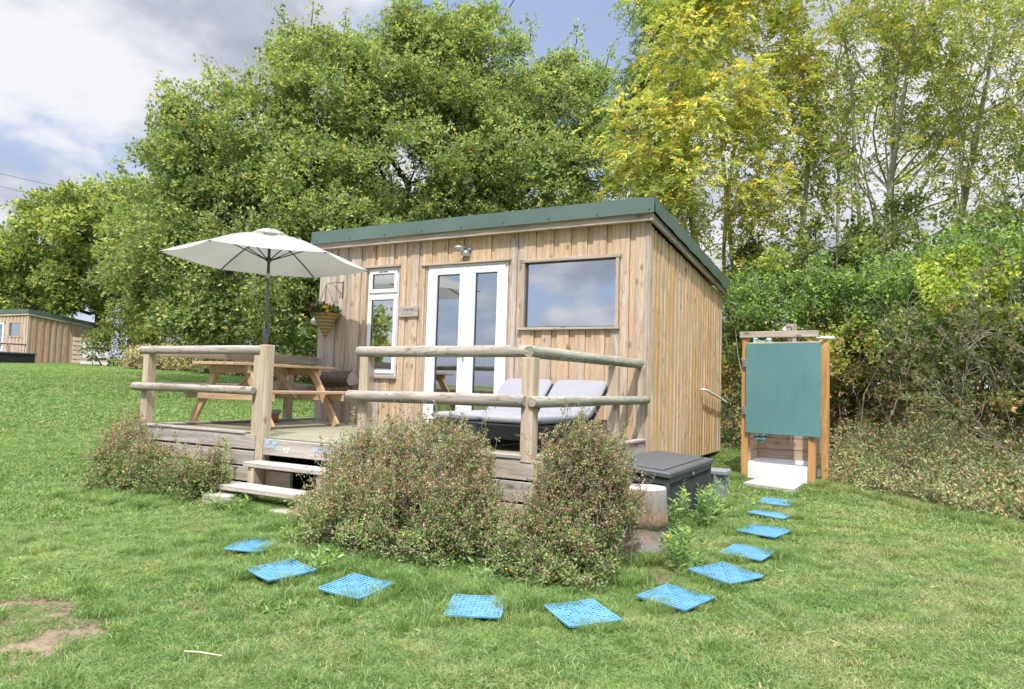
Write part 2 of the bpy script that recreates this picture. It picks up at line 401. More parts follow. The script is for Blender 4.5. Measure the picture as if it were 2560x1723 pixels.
class MB:
    """collects boxes, bars and tubes and links them as one mesh object (all input in world coordinates)"""
    def __init__(s): s.v = []; s.f = []; s.g = []; s.t = []; s.sm = []; s.mi = []
    def _add(s, verts, faces, grains, tint, smooth=False, mi=0):
        b = len(s.v); s.v += [tuple(v) for v in verts]; s.g += [tuple(q) for q in grains]; s.t += [tint] * len(verts)
        for f in faces: s.f.append([b + i for i in f]); s.sm.append(smooth); s.mi.append(mi)
    def obox(s, c, ax, ay, az, hx, hy, hz, ch=.003, tint=None, length=None, mi=0, weather=None):
        """oriented chamfered box: centre, three unit axes, half sizes; grain runs along the longest axis"""
        c = Vector(c); A = [Vector(ax), Vector(ay), Vector(az)]; H = [hx, hy, hz]
        ch = min(ch, min(H) * .45)
        if length is None: length = H.index(max(H))
        vs = []; gr = []; idx = {}
        off = (RNG.uniform(0, 60), RNG.uniform(0, 60), RNG.uniform(0, 60))
        o1, o2 = [i for i in range(3) if i != length]
        for sx in (-1, 1):
            for sy in (-1, 1):
                for sz in (-1, 1):
                    sg = (sx, sy, sz)
                    for k in range(3):
                        q = [sg[i] * (H[i] - (0 if i == k else ch)) for i in range(3)]
                        idx[(sx, sy, sz, k)] = len(vs)
                        vs.append(c + A[0] * q[0] + A[1] * q[1] + A[2] * q[2])
                        gr.append((q[o1] + off[0], q[o2] + off[1], q[length] + off[2]))
        fs = []
        for k in range(3):
            i, j = [(1, 2), (2, 0), (0, 1)][k]
            for sg in (-1, 1):
                def key(a, b):
                    t = [0, 0, 0]; t[k] = sg; t[i] = a; t[j] = b; return idx[(*t, k)]
                f = [key(-1, -1), key(1, -1), key(1, 1), key(-1, 1)]
                fs.append(f if sg > 0 else f[::-1])
        cen = c
        def orient(f):
            n = (vs[f[1]] - vs[f[0]]).cross(vs[f[2]] - vs[f[0]])
            m_ = sum((vs[q] for q in f), Vector()) / len(f) - cen
            return f if n.dot(m_) > 0 else f[::-1]
        for k in range(3):            # edges parallel to axis k
            i, j = (k + 1) % 3, (k + 2) % 3
            for a in (-1, 1):
                for b in (-1, 1):
                    def kk(e, w):
                        t = [0, 0, 0]; t[k] = e; t[i] = a; t[j] = b; return idx[(*t, w)]
                    fs.append(orient([kk(-1, i), kk(1, i), kk(1, j), kk(-1, j)]))
        for sx in (-1, 1):
            for sy in (-1, 1):
                for sz in (-1, 1): fs.append(orient([idx[(sx, sy, sz, q)] for q in range(3)]))
        fs = [orient(f) for f in fs]
        if tint is None: tint = (RNG.random(), .25 if weather is None else weather, RNG.random(), 1)
        s._add(vs, fs, gr, tint, mi=mi)
    def box(s, x0, x1, y0, y1, z0, z1, **kw):
        s.obox(((x0 + x1) / 2, (y0 + y1) / 2, (z0 + z1) / 2), (1, 0, 0), (0, 1, 0), (0, 0, 1),
               abs(x1 - x0) / 2, abs(y1 - y0) / 2, abs(z1 - z0) / 2, **kw)
    def beam(s, p0, p1, w, h, up=(0, 0, 1), **kw):
        p0 = Vector(p0); p1 = Vector(p1); a = (p1 - p0); L = a.length; a.normalize()
        u = Vector(up); sd = a.cross(u).normalized(); u = sd.cross(a).normalized()
        s.obox((p0 + p1) / 2, a, sd, u, L / 2, w / 2, h / 2, length=0, **kw)
    def log(s, p0, p1, r, n=16, wob=.04, flat=None, rings=10, r1=None, weather=.5, ch=.012, mi=0, capmi=None, oval=1):
        p0 = Vector(p0); p1 = Vector(p1); a = (p1 - p0); L = a.length; a.normalize()
        u = Vector((0, 0, 1)) if abs(a.z) < .9 else Vector((0, 1, 0)); sd = a.cross(u).normalized(); u = sd.cross(a).normalized()
        r1 = r if r1 is None else r1
        off = (RNG.uniform(0, 60), RNG.uniform(0, 60), RNG.uniform(0, 60)); ph = RNG.uniform(0, 9)
        vs = []; gr = []; ts = [0, ch] + [L * k / rings for k in range(1, rings)] + [L - ch, L]
        for ti, t in enumerate(ts):
            rr = r + (r1 - r) * t / L
            if ti in (0, len(ts) - 1): rr *= (1 - min(.5, ch / r * .8))
            for k in range(n):
                th = 2 * math.pi * k / n
                q = rr * (1 + wob * math.sin(th * 2 + ph + t * 2.1) * .5 + wob * .5 * math.sin(th * 3 + t * 5 + ph * 2))
                cx, cz = q * math.cos(th), q * math.sin(th) * oval
                if flat is not None: cz = max(cz, -r * flat)
                vs.append(p0 + a * t + sd * cx + u * cz); gr.append((cx + off[0], cz + off[1], t + off[2]))
        fs = []
        m_ = len(ts)
        for i in range(m_ - 1):
            for k in range(n):
                fs.append([i * n + k, i * n + (k + 1) % n, (i + 1) * n + (k + 1) % n, (i + 1) * n + k])
        tint = (RNG.random(), weather, RNG.random(), 1)
        s._add(vs, fs, gr, tint, True, mi)
        b = len(s.v) - len(vs)
        cm = mi if capmi is None else capmi
        s.f.append([b + k for k in range(n)][::1]); s.sm.append(False); s.mi.append(cm)
        s.f.append([b + (m_ - 1) * n + k for k in range(n)][::-1]); s.sm.append(False); s.mi.append(cm)
    def tube(s, pts, r, n=8, r1=None, mi=0, caps=True):
        pts = [Vector(p) for p in pts]; vs = []; gr = []
        r1 = r if r1 is None else r1
        prev = None
        for i, p in enumerate(pts):
            t = (pts[min(i + 1, len(pts) - 1)] - pts[max(i - 1, 0)]).normalized()
            if prev is None:
                u = Vector((0, 0, 1)) if abs(t.z) < .9 else Vector((1, 0, 0)); sd = t.cross(u).normalized()
            else:
                sd = (prev - t * prev.dot(t)).normalized()
            prev = sd; u = sd.cross(t)
            rr = r + (r1 - r) * i / max(1, len(pts) - 1)
            for k in range(n):
                th = 2 * math.pi * k / n
                vs.append(p + sd * (rr * math.cos(th)) + u * (rr * math.sin(th))); gr.append((math.cos(th) * rr, math.sin(th) * rr, i * .1))
        fs = []
        for i in range(len(pts) - 1):
            for k in range(n): fs.append([i * n + k, i * n + (k + 1) % n, (i + 1) * n + (k + 1) % n, (i + 1) * n + k][::-1])
        s._add(vs, fs, gr, (.5, .3, .5, 1), True, mi)
        if caps:
            b = len(s.v) - len(vs)
            s.f.append([b + k for k in range(n)]); s.sm.append(False); s.mi.append(mi)
            s.f.append([b + (len(pts) - 1) * n + k for k in range(n)][::-1]); s.sm.append(False); s.mi.append(mi)
    def lathe(s, c, prof, n=20, mi=0, smooth=True, wob=0, squash=(1, 1)):
        """profile = list of (radius, z) revolved about the vertical through c"""
        c = Vector(c); vs = []; gr = []
        for (r, z) in prof:
            for k in range(n):
                th = 2 * math.pi * k / n
                q = r * (1 + wob * math.sin(3 * th + z * 9) * .6 + wob * math.sin(7 * th + z * 5) * .4)
                vs.append(c + Vector((q * math.cos(th) * squash[0], q * math.sin(th) * squash[1], z))); gr.append((q, th, z))
        fs = []
        for i in range(len(prof) - 1):
            for k in range(n): fs.append([i * n + k, i * n + (k + 1) % n, (i + 1) * n + (k + 1) % n, (i + 1) * n + k])
        s._add(vs, fs, gr, (.5, .3, .5, 1), smooth, mi)
    def poly(s, pts, mi=0, tint=(.5, .3, .5, 1)):
        s._add([Vector(p) for p in pts], [list(range(len(pts)))], [(p[0], p[1], p[2]) for p in pts], tint, False, mi)
    def build(s, name, mat, parent=None, origin=None):
        me = bpy.data.meshes.new(name)
        if parent is not None: o0 = world_loc(parent)
        elif origin is not None: o0 = Vector(origin)
        else: o0 = Vector((0, 0, 0))
        me.from_pydata([(v[0] - o0[0], v[1] - o0[1], v[2] - o0[2]) for v in s.v], [], s.f)
        a = me.attributes.new('grain', 'FLOAT_VECTOR', 'POINT'); a.data.foreach_set('vector', [q for g_ in s.g for q in g_])
        a = me.attributes.new('tint', 'FLOAT_COLOR', 'POINT'); a.data.foreach_set('color', [q for g_ in s.t for q in g_])
        me.polygons.foreach_set('use_smooth', s.sm); me.polygons.foreach_set('material_index', s.mi)
        for mm in (mat if isinstance(mat, (list, tuple)) else [mat]): me.materials.append(mm)
        me.update()
        o = bpy.data.objects.new(name, me); col.objects.link(o)
        if parent is not None: o.parent = parent
        elif origin is not None: o.location = origin
        return o

def np_mesh(name, verts, faces, colors, mat, parent=None, link=True, origin=None):
    """fast mesh from numpy arrays, faces all of one size"""
    me = bpy.data.meshes.new(name)
    o0 = np.array(world_loc(parent)) if parent is not None else (np.array(origin) if origin is not None else np.zeros(3))
    verts = (verts - o0).astype(np.float32); k = faces.shape[1]
    me.vertices.add(len(verts)); me.vertices.foreach_set('co', verts.ravel())
    me.loops.add(faces.size); me.loops.foreach_set('vertex_index', faces.astype(np.int32).ravel())
    me.polygons.add(len(faces)); me.polygons.foreach_set('loop_start', np.arange(0, faces.size, k, dtype=np.int32))
    if colors is not None:
        a = me.attributes.new('tint', 'FLOAT_COLOR', 'POINT')
        if colors.shape[1] == 3: colors = np.concatenate([colors, np.ones((len(colors), 1))], 1)
        a.data.foreach_set('color', colors.astype(np.float32).ravel())
    me.materials.append(mat); me.update(calc_edges=True)
    o = bpy.data.objects.new(name, me)
    if link:
        col.objects.link(o)
        if parent is not None: o.parent = parent
        elif origin is not None: o.location = origin
    return o

def unit(a): return a / np.maximum(np.linalg.norm(a, axis=1, keepdims=True), 1e-9)

# ------------------------------------------------------------------ foliage
def leaves(centers, dirs, k, L, W, palette, spread=.8, jitter=.25, droop=0., rng=NR, start=0.1, pal_weights=None, zshade=None):
    """k leaves per sprig, radiating round dirs; returns verts, faces, colours"""
    n = len(centers)
    c = np.repeat(centers, k, 0); d = np.repeat(dirs, k, 0)
    rnd = unit(rng.normal(size=(n * k, 3)))
    l = unit(d * (1 - spread * .6) + rnd * spread + np.array([0, 0, -droop]))
    ln = L * rng.uniform(.6, 1.25, (n * k, 1)); wd = W * rng.uniform(.7, 1.25, (n * k, 1))
    up = unit(rng.normal(size=(n * k, 3)) * .7 + np.array([0, -.2, 1.0]))
    side = unit(np.cross(l, up)); nrm = unit(np.cross(side, l))
    base = c + rnd * L * .25 + l * ln * start
    fold = nrm * wd * rng.uniform(-.25, .35, (n * k, 1))
    v = np.stack([base, base + l * ln * .45 + side * wd * .5 + fold, base + l * ln, base + l * ln * .45 - side * wd * .5 + fold], 1)
    pal = np.array(palette); pi = rng.choice(len(pal), n, p=pal_weights)
    cc = pal[pi] * rng.uniform(.75, 1.25, (n, 1))
    cc = np.repeat(cc, k, 0) * rng.uniform(1 - jitter, 1 + jitter, (n * k, 1))
    swap = rng.random(n * k) < .12
    cc[swap] = pal[rng.choice(len(pal), swap.sum())]
    f = np.arange(n * k * 4).reshape(-1, 4)
    return v.reshape(-1, 3), f, np.repeat(cc, 4, 0)

def pinnate(centers, dirs, pairs, rach, L, W, palette, rng=NR, droop=.5, pal_weights=None):
    """ash-like compound leaves: leaflets in pairs along an arching rachis"""
    n = len(centers)
    d = unit(dirs + rng.normal(size=(n, 3)) * .45 + np.array([0, 0, -droop * .3]))
    side = unit(np.cross(d, unit(rng.normal(size=(n, 3)) * .5 + np.array([0, 0, 1.]))))
    pal = np.array(palette); cc0 = pal[rng.choice(len(pal), n, p=pal_weights)] * rng.uniform(.75, 1.25, (n, 1))
    V = []; Cc = []
    r = rach * rng.uniform(.7, 1.2, (n, 1))
    for i in range(pairs):
        t = .25 + .75 * i / max(1, pairs - 1)
        p = centers + d * r * t + np.array([0, 0, -1]) * r * droop * t * t
        for sg in (-1, 1):
            l = unit(side * sg * .85 + d * .6 + np.array([0, 0, -droop * .6]) + rng.normal(size=(n, 3)) * .18)
            ln = L * rng.uniform(.75, 1.15, (n, 1)) * (1 - .25 * t)
            sd = unit(np.cross(l, unit(rng.normal(size=(n, 3)) * .35 + np.array([0, 0, 1.]))))
            V.append(np.stack([p, p + l * ln * .45 + sd * W * .5, p + l * ln, p + l * ln * .45 - sd * W * .5], 1))
            Cc.append(np.repeat(cc0 * rng.uniform(.8, 1.2, (n, 1)), 4, 0).reshape(n, 4, 3))
    V = np.concatenate(V, 0); Cc = np.concatenate(Cc, 0)
    f = np.arange(len(V) * 4).reshape(-1, 4)
    return V.reshape(-1, 3), f, Cc.reshape(-1, 3)

def merge(parts):
    V = []; F = []; Cc = []; b = 0
    for v, f, c in parts:
        V.append(v); F.append(f + b); Cc.append(c); b += len(v)
    return np.concatenate(V), np.concatenate(F), np.concatenate(Cc)

def clumps(lobes, n, rc, per, rng=NR, shell=.55, up=.5, flat=.75, zmin=None):
    lob = np.array(lobes); p = lob[:, 3] ** 2; p /= p.sum()
    li = rng.choice(len(lob), n, p=p)
    d = unit(rng.normal(size=(n, 3)))
    rad = lob[li, 3:4] * (shell + (1 - shell) * rng.random((n, 1)) ** .7)
    c = lob[li, :3] + d * rad * np.array([1, 1, .9])
    if zmin is not None: c[:, 2] = np.maximum(c[:, 2], zmin + rng.random(n) * .4)
    rr = rc * rng.uniform(.55, 1.35, (n, 1))
    e = unit(rng.normal(size=(n, per, 3)).reshape(-1, 3)).reshape(n, per, 3)
    q = rng.random((n, per, 1)) ** .45
    s = c[:, None, :] + e * q * rr[:, None, :] * np.array([1, 1, flat])
    sd = unit((e * .9 + d[:, None, :] * .5 + np.array([0, 0, up])).reshape(-1, 3))
    return c, s.reshape(-1, 3), sd

def limbs_mesh(name, paths, mat, parent, n=6):
    """paths: list of (points, r0, r1)"""
    V = []; F = []; b = 0
    ang = np.arange(n) * 2 * np.pi / n
    for pts, r0, r1 in paths:
        P = np.array(pts, float); m = len(P)
        T = np.gradient(P, axis=0); T = unit(T)
        ref = np.array([0.31, .17, .93]) if abs(T[0] @ np.array([0.31, .17, .93])) < .93 else np.array([1., 0, 0])
        S = unit(np.cross(T, ref)); U = np.cross(S, T)
        r = np.linspace(r0, r1, m)[:, None, None]
        ring = P[:, None, :] + r * (S[:, None, :] * np.cos(ang)[None, :, None] + U[:, None, :] * np.sin(ang)[None, :, None])
        V.append(ring.reshape(-1, 3))
        i = np.arange(m - 1)[:, None] * n; k = np.arange(n)[None, :]; k2 = (np.arange(n)[None, :] + 1) % n
        F.append(np.stack([i + k, i + k2, i + n + k2, i + n + k], -1).reshape(-1, 4)[:, ::-1] + b); b += m * n
    o = np_mesh(name, np.concatenate(V), np.concatenate(F), None, mat, parent)
    o.data.polygons.foreach_set('use_smooth', [True] * len(o.data.polygons))
    return o

def bent(p0, p1, rng, amt=.12, m=6, sag=0.):
    p0 = np.array(p0, float); p1 = np.array(p1, float); L = np.linalg.norm(p1 - p0)
    t = np.linspace(0, 1, m)[:, None]
    o1 = rng.normal(size=3) * amt * L; o2 = rng.normal(size=3) * amt * L * .5
    return p0 + (p1 - p0) * t + np.sin(np.pi * t) * o1 + np.sin(2 * np.pi * t) * o2 - np.array([0, 0, sag * L]) * np.sin(np.pi * t)

def tree(label, base, trunk_top, lobes, n_cl, rc, per, leafargs, bark, r_trunk=.35, group=None, name='tree', cat='tree', shell=.55, kind='rosette',
         twig_r=.012, extra=None, stems=None, seed=1, up=.5, link_frac=.75, flat=.75):
    rng = np.random.default_rng(seed)
    root = thing(name, label, cat, tuple(base), group)
    cc, s, sd = clumps(lobes, n_cl, rc, per, rng, shell, up, flat)
    paths = []
    stems = stems or [(base, trunk_top, r_trunk)]
    nodes = []
    for b, t, r in stems:
        p = bent((b[0], b[1], b[2] - .3), t, rng, .03, 8); paths.append((p, r, r * .55)); nodes += [(q, r * .5) for q in p[3:]]
    NP = np.array([q for q, _ in nodes]); NRr = np.array([r for _, r in nodes])
    lobe_nodes = []
    for L_ in lobes:
        c = np.array(L_[:3]); dd = np.linalg.norm(NP - (c - np.array([0, 0, L_[3] * .7])), axis=1); i = dd.argmin()
        p = bent(NP[i], c, rng, .09, 7); rr = min(NRr[i] * .75, .035 + .05 * L_[3])
        paths.append((p, rr, rr * .4)); lobe_nodes += [(q, rr * .45) for q in p[2:]]
    NP2 = np.array([q for q, _ in lobe_nodes]); R2 = np.array([r for _, r in lobe_nodes])
    for c in cc:
        if rng.random() > link_frac: continue
        dd = np.linalg.norm(NP2 - c, axis=1); i = dd.argmin()
        paths.append((bent(NP2[i], c, rng, .12, 5), max(min(R2[i] * .7, twig_r * 2.2), twig_r), twig_r * .35))
        for _ in range(2):
            e = c + rng.normal(size=3) * rc * .6
            paths.append((bent(c, e, rng, .12, 4), twig_r * .5, twig_r * .2))
    if extra is not None:
        ex_paths, ex_s, ex_d = extra; paths += ex_paths
        s = np.concatenate([s, ex_s]); sd = np.concatenate([sd, ex_d])
    limbs_mesh('trunk', paths, bark, root, 6)
    v, f, c = (leaves if kind == 'rosette' else pinnate)(s, sd, rng=rng, **leafargs)
    np_mesh('crown', v, f, c, M['leaf'], root)
    return root

def top_twigs(pts, rng, L=.9, per=14):
    """leafy shoots that stick out of the outline at given points"""
    paths = []; S = []; D = []
    for (x, y, z, dx, dz) in pts:
        d = np.array([dx, rng.normal() * .2, dz]); d /= np.linalg.norm(d)
        p = bent((x, y, z), np.array([x, y, z]) + d * L, rng, .1, 6); paths.append((p, .025, .006))
        for i in range(per):
            t = rng.uniform(.25, 1.0); k = t * 5; a = int(min(4, k)); q = p[a] + (p[a + 1] - p[a]) * (k - a)
            S.append(q + rng.normal(size=3) * .13); D.append(d + rng.normal(size=3) * .6)
    return paths, np.array(S), unit(np.array(D))

# ------------------------------------------------------------------ world
SUN_DIR = Vector((-.42, 1.0, -1.42)).normalized()
elev = math.asin(-SUN_DIR.z); sun_az = math.atan2(-SUN_DIR.x, -SUN_DIR.y)   # towards the sun
def build_world():
    w = bpy.data.worlds.new('World'); scene.world = w; w.use_nodes = True
    nt = w.node_tree; nt.nodes.clear(); g = N(nt)
    out = g.n('ShaderNodeOutputWorld')
    sky = g.n('ShaderNodeTexSky'); sky.sky_type = 'NISHITA'; sky.sun_disc = False
    sky.sun_elevation = elev; sky.sun_rotation = sun_az; sky.altitude = 50; sky.air_density = 1.0; sky.dust_density = .8; sky.ozone_density = 1.6
    b1 = g.n('ShaderNodeBackground'); b1.inputs[1].default_value = SKY_STRENGTH
    g.l(g.mix(1.0, sky.outputs[0], (1.12, 1.0, .96), 'MULTIPLY'), b1.inputs[0])
    tc = g.n('ShaderNodeTexCoord').outputs['Generated']
    nv = g.n('ShaderNodeVectorMath', operation='NORMALIZE'); g.l(tc, nv.inputs[0]); d = nv.outputs[0]
    s0 = g.n('ShaderNodeSeparateXYZ'); g.l(d, s0.inputs[0])
    dv_ = g.n('ShaderNodeVectorMath', operation='DIVIDE'); cz = g.n('ShaderNodeCombineXYZ'); q_ = g.math('ADD', g.math('ABSOLUTE', s0.outputs[2]), .42)
    for k_ in range(3): g.l(q_, cz.inputs[k_])
    g.l(d, dv_.inputs[0]); g.l(cz.outputs[0], dv_.inputs[1]); dp = dv_.outputs[0]
    n_det = g.noise(g.mapping(dp, (1, 1, 1.0), (1.3, 7.7, 2.4)), 7.0, 6, .55, .3)
    def blob(dirn, r_in, r_out, amp):
        dv = Vector(dirn).normalized()
        dt = g.n('ShaderNodeVectorMath', operation='DOT_PRODUCT'); g.l(d, dt.inputs[0]); dt.inputs[1].default_value = dv
        return g.maprange(dt.outputs['Value'], math.cos(math.radians(r_out)), math.cos(math.radians(r_in)), 0, amp, True)
    def addall(l):
        o = l[0]
        for q in l[1:]: o = g.math('ADD', o, q)
        return o
    n_big = g.noise(g.mapping(dp, (1, 1, 1.0), (3.3, 1.7, .4)), 2.6, 7, .55, .25)
    n_soft = g.noise(g.mapping(dp, (1, 1, 1.0), (8.3, 2.7, 5.4)), 2.4, 6, .52, .2)
    cov = addall([g.math('MULTIPLY', g.math('SUBTRACT', n_big, .5), 1.7), g.math('MULTIPLY', g.math('SUBTRACT', n_det, .5), .7)] + [blob(*b) for b in CLOUDS])
    alpha = g.maprange(cov, -.02, .34, .04, .97, True)
    shade = addall([g.math('MULTIPLY', g.math('SUBTRACT', n_soft, .5), 2.6), g.math('MULTIPLY', g.math('SUBTRACT', n_big, .5), .5), g.math('MULTIPLY', g.math('SUBTRACT', n_det, .5), 1.3)] + [blob(*b) for b in CLOUD_SHADE])
    shade = g.math('ADD', shade, .62)
    cc = g.ramp(shade, [(0, (.40, .44, .54)), (.35, (.54, .57, .66)), (.58, (.73, .75, .82)), (.9, (.94, .94, .97))])
    b2 = g.n('ShaderNodeBackground'); b2.inputs[1].default_value = 1.0; g.l(cc, b2.inputs[0])
    bv = g.n('ShaderNodeBackground'); bv.inputs[0].default_value = (.49, .62, .92, 1); bv.inputs[1].default_value = 1
    mv = g.n('ShaderNodeMixShader'); mv.inputs[0].default_value = .66; g.l(b1.outputs[0], mv.inputs[1]); g.l(bv.outputs[0], mv.inputs[2])
    mx = g.n('ShaderNodeMixShader'); g.l(alpha, mx.inputs[0]); g.l(mv.outputs[0], mx.inputs[1]); g.l(b2.outputs[0], mx.inputs[2])
    # extra sky brightness added overhead and round the sun as fill light
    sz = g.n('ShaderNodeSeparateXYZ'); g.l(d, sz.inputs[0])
    gain = g.math('ADD', g.maprange(sz.outputs[2], .52, .9, 0, FILL_GLOW, True), blob(tuple(-SUN_DIR), 4, 38, .5))
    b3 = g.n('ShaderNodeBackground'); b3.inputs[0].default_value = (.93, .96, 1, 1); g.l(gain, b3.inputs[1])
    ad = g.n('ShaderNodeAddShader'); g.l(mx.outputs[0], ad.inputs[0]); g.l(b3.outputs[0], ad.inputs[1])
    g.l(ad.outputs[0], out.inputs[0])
FILL_GLOW = 3.7
SKY_STRENGTH = .15
CLOUDS = [((-.77, .50, .40), 4, 25, .55), ((-.49, .73, .48), 4, 14, -.5), ((-.36, .82, .45), 4, 13, -.2), ((-.78, .53, .32), 1, 7, -.2),
          ((-.86, .45, .24), 1, 7, -.4), ((-.88, .44, .19), 1, 6, .25), ((-.07, .95, .30), 4, 26, .42), ((.1, .93, .38), 4, 22, .25),
          ((-.40, -.90, .10), 5, 34, .16), ((-.55, -.82, .25), 5, 22, .0), ((-.40, -.90, .14), 0, 5, .3), ((-.45, -.88, .10), 0, 4, -.35), ((-.36, -.92, .11), 0, 4, -.25), ((-.40, -.91, .06), 0, 5, .3)]
CLOUD_SHADE = [((-.77, .49, .39), 1, 9, -.12), ((-.84, .44, .33), 0, 6, .30), ((-.70, .57, .37), 2, 12, -.28), ((-.86, .43, .30), 0, 7, .18), ((-.07, .95, .30), 4, 26, .15),
               ((.1, .93, .38), 4, 22, .12), ((-.40, -.90, .12), 10, 40, -.05), ((-.41, -.90, .15), 0, 4, .35), ((-.37, -.92, .13), 0, 4, -.45), ((-.43, -.89, .09), 0, 4, -.35), ((-.39, -.91, .09), 0, 3, .3), ((-.54, -.83, .10), 0, 5, .25), ((-.5, -.85, .06), 0, 5, -.3)]
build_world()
sun = bpy.data.lights.new('sun', 'SUN'); sun.energy = 4.0; sun.angle = math.radians(.53); sun.color = (1, .945, .86)
so = bpy.data.objects.new('sun', sun); col.objects.link(so)
so.rotation_euler = SUN_DIR.to_track_quat('-Z', 'Y').to_euler(); so.location = (8, -20, 20)

# ------------------------------------------------------------------ camera
def build_camera():
    cd = bpy.data.cameras.new('camera'); co = bpy.data.objects.new('camera', cd); col.objects.link(co)
    yaw, pit, rol = math.radians(28.776), math.radians(3.354), math.radians(1.731)
    F = Vector((-math.sin(yaw) * math.cos(pit), math.cos(yaw) * math.cos(pit), math.sin(pit)))
    R = Vector((math.cos(yaw), math.sin(yaw), 0)); U = R.cross(F)
    # picture content turned clockwise by rol: camera turned counter-clockwise
    R2 = R * math.cos(rol) + U * math.sin(rol); U2 = -R * math.sin(rol) + U * math.cos(rol)
    m = Matrix((R2, U2, -F)).transposed().to_4x4(); m.translation = Vector((2.456, -7.594, .575))
    co.matrix_world = m
    cd.sensor_width = 36; cd.lens = 1599.7 / 2330 * 36; cd.clip_start = .05; cd.clip_end = 3000
    scene.camera = co
build_camera()
scene.view_settings.view_transform = 'Standard'; scene.view_settings.look = 'None'; scene.view_settings.exposure = 0; scene.view_settings.gamma = 1
scene.render.engine = 'CYCLES'
scene.cycles.use_adaptive_sampling = True; scene.cycles.adaptive_threshold = .025; scene.cycles.use_denoising = True
scene.cycles.max_bounces = 6; scene.cycles.diffuse_bounces = 3; scene.cycles.glossy_bounces = 3; scene.cycles.transparent_max_bounces = 8; scene.cycles.transmission_bounces = 4
scene.cycles.caustics_reflective = False; scene.cycles.caustics_refractive = False

# ------------------------------------------------------------------ ground
def dirt_amount(x, y):
    d = np.zeros_like(x)
    for cx, cy, rx, ry, s in DIRT:
        q = ((x - cx) / rx) ** 2 + ((y - cy) / ry) ** 2
        d = np.maximum(d, s * np.clip(1.25 - q, 0, 1) * (.72 + .28 * np.sin(x * 23 + np.sin(y * 31) * 2) * np.sin(y * 27 + np.sin(x * 19) * 2)))
    return d
def build_ground():
    def axis(lo, hi, a, b, st):
        inner = list(np.arange(a, b, st)); l = []; s = st; p = a
        while p > lo: s *= 1.25; p -= s; l.append(p)
        r = []; s = st; p = inner[-1]
        while p < hi: s *= 1.25; p += s; r.append(p)
        return np.array(l[::-1] + inner + r)
    X = axis(-900, 900, -6, 5, .06); Y = axis(-900, 900, -7, 2, .06)
    gx, gy = np.meshgrid(X, Y); z = ground_z_np(gx, gy)
    z = z + (np.sin(gx * 2.3 + gy * .7) * np.sin(gy * 1.9 - gx * .4)) * .008
    d = dirt_amount(gx, gy); z = z - d * .012
    V = np.stack([gx, gy, z], -1).reshape(-1, 3); w = len(X); h = len(Y)
    i = np.arange(h - 1)[:, None] * w + np.arange(w - 1)[None, :]
    F = np.stack([i, i + 1, i + w + 1, i + w], -1).reshape(-1, 4)
    o = np_mesh('ground', V, F, None, M['ground'])
    a = o.data.attributes.new('dirt', 'FLOAT', 'POINT'); a.data.foreach_set('value', d.ravel().astype(np.float32))
    o.data.polygons.foreach_set('use_smooth', [True] * len(o.data.polygons))
    tag(o, 'mown green lawn with dry bare patches, sloping gently up behind the cabin', 'lawn', kind='structure')
build_ground()

# mats: centre x, y, size a, b, heading of the first edge in degrees, bend
MATS = [(-1.54, -4.02, .31, .27, 112), (-.95, -4.32, .32, .29, 76), (-.36, -4.29, .32, .30, 92), (.41, -4.19, .30, .32, 24), (.96, -3.99, .30, .32, 50),
        (1.32, -3.46, .32, .31, -17), (1.47, -2.82, .35, .31, -31), (1.50, -2.21, .30, .31, -9), (1.49, -1.44, .32, .33, -15), (1.43, -.72, .34, .20, -20), (1.39, -.06, .29, .31, -3)]
def in_rect(x, y, cx, cy, a, b, ang, grow=0.):
    c, s = math.cos(math.radians(ang)), math.sin(math.radians(ang))
    u = (x - cx) * c + (y - cy) * s; v = -(x - cx) * s + (y - cy) * c
    return (np.abs(u) < a / 2 + grow) & (np.abs(v) < b / 2 + grow)

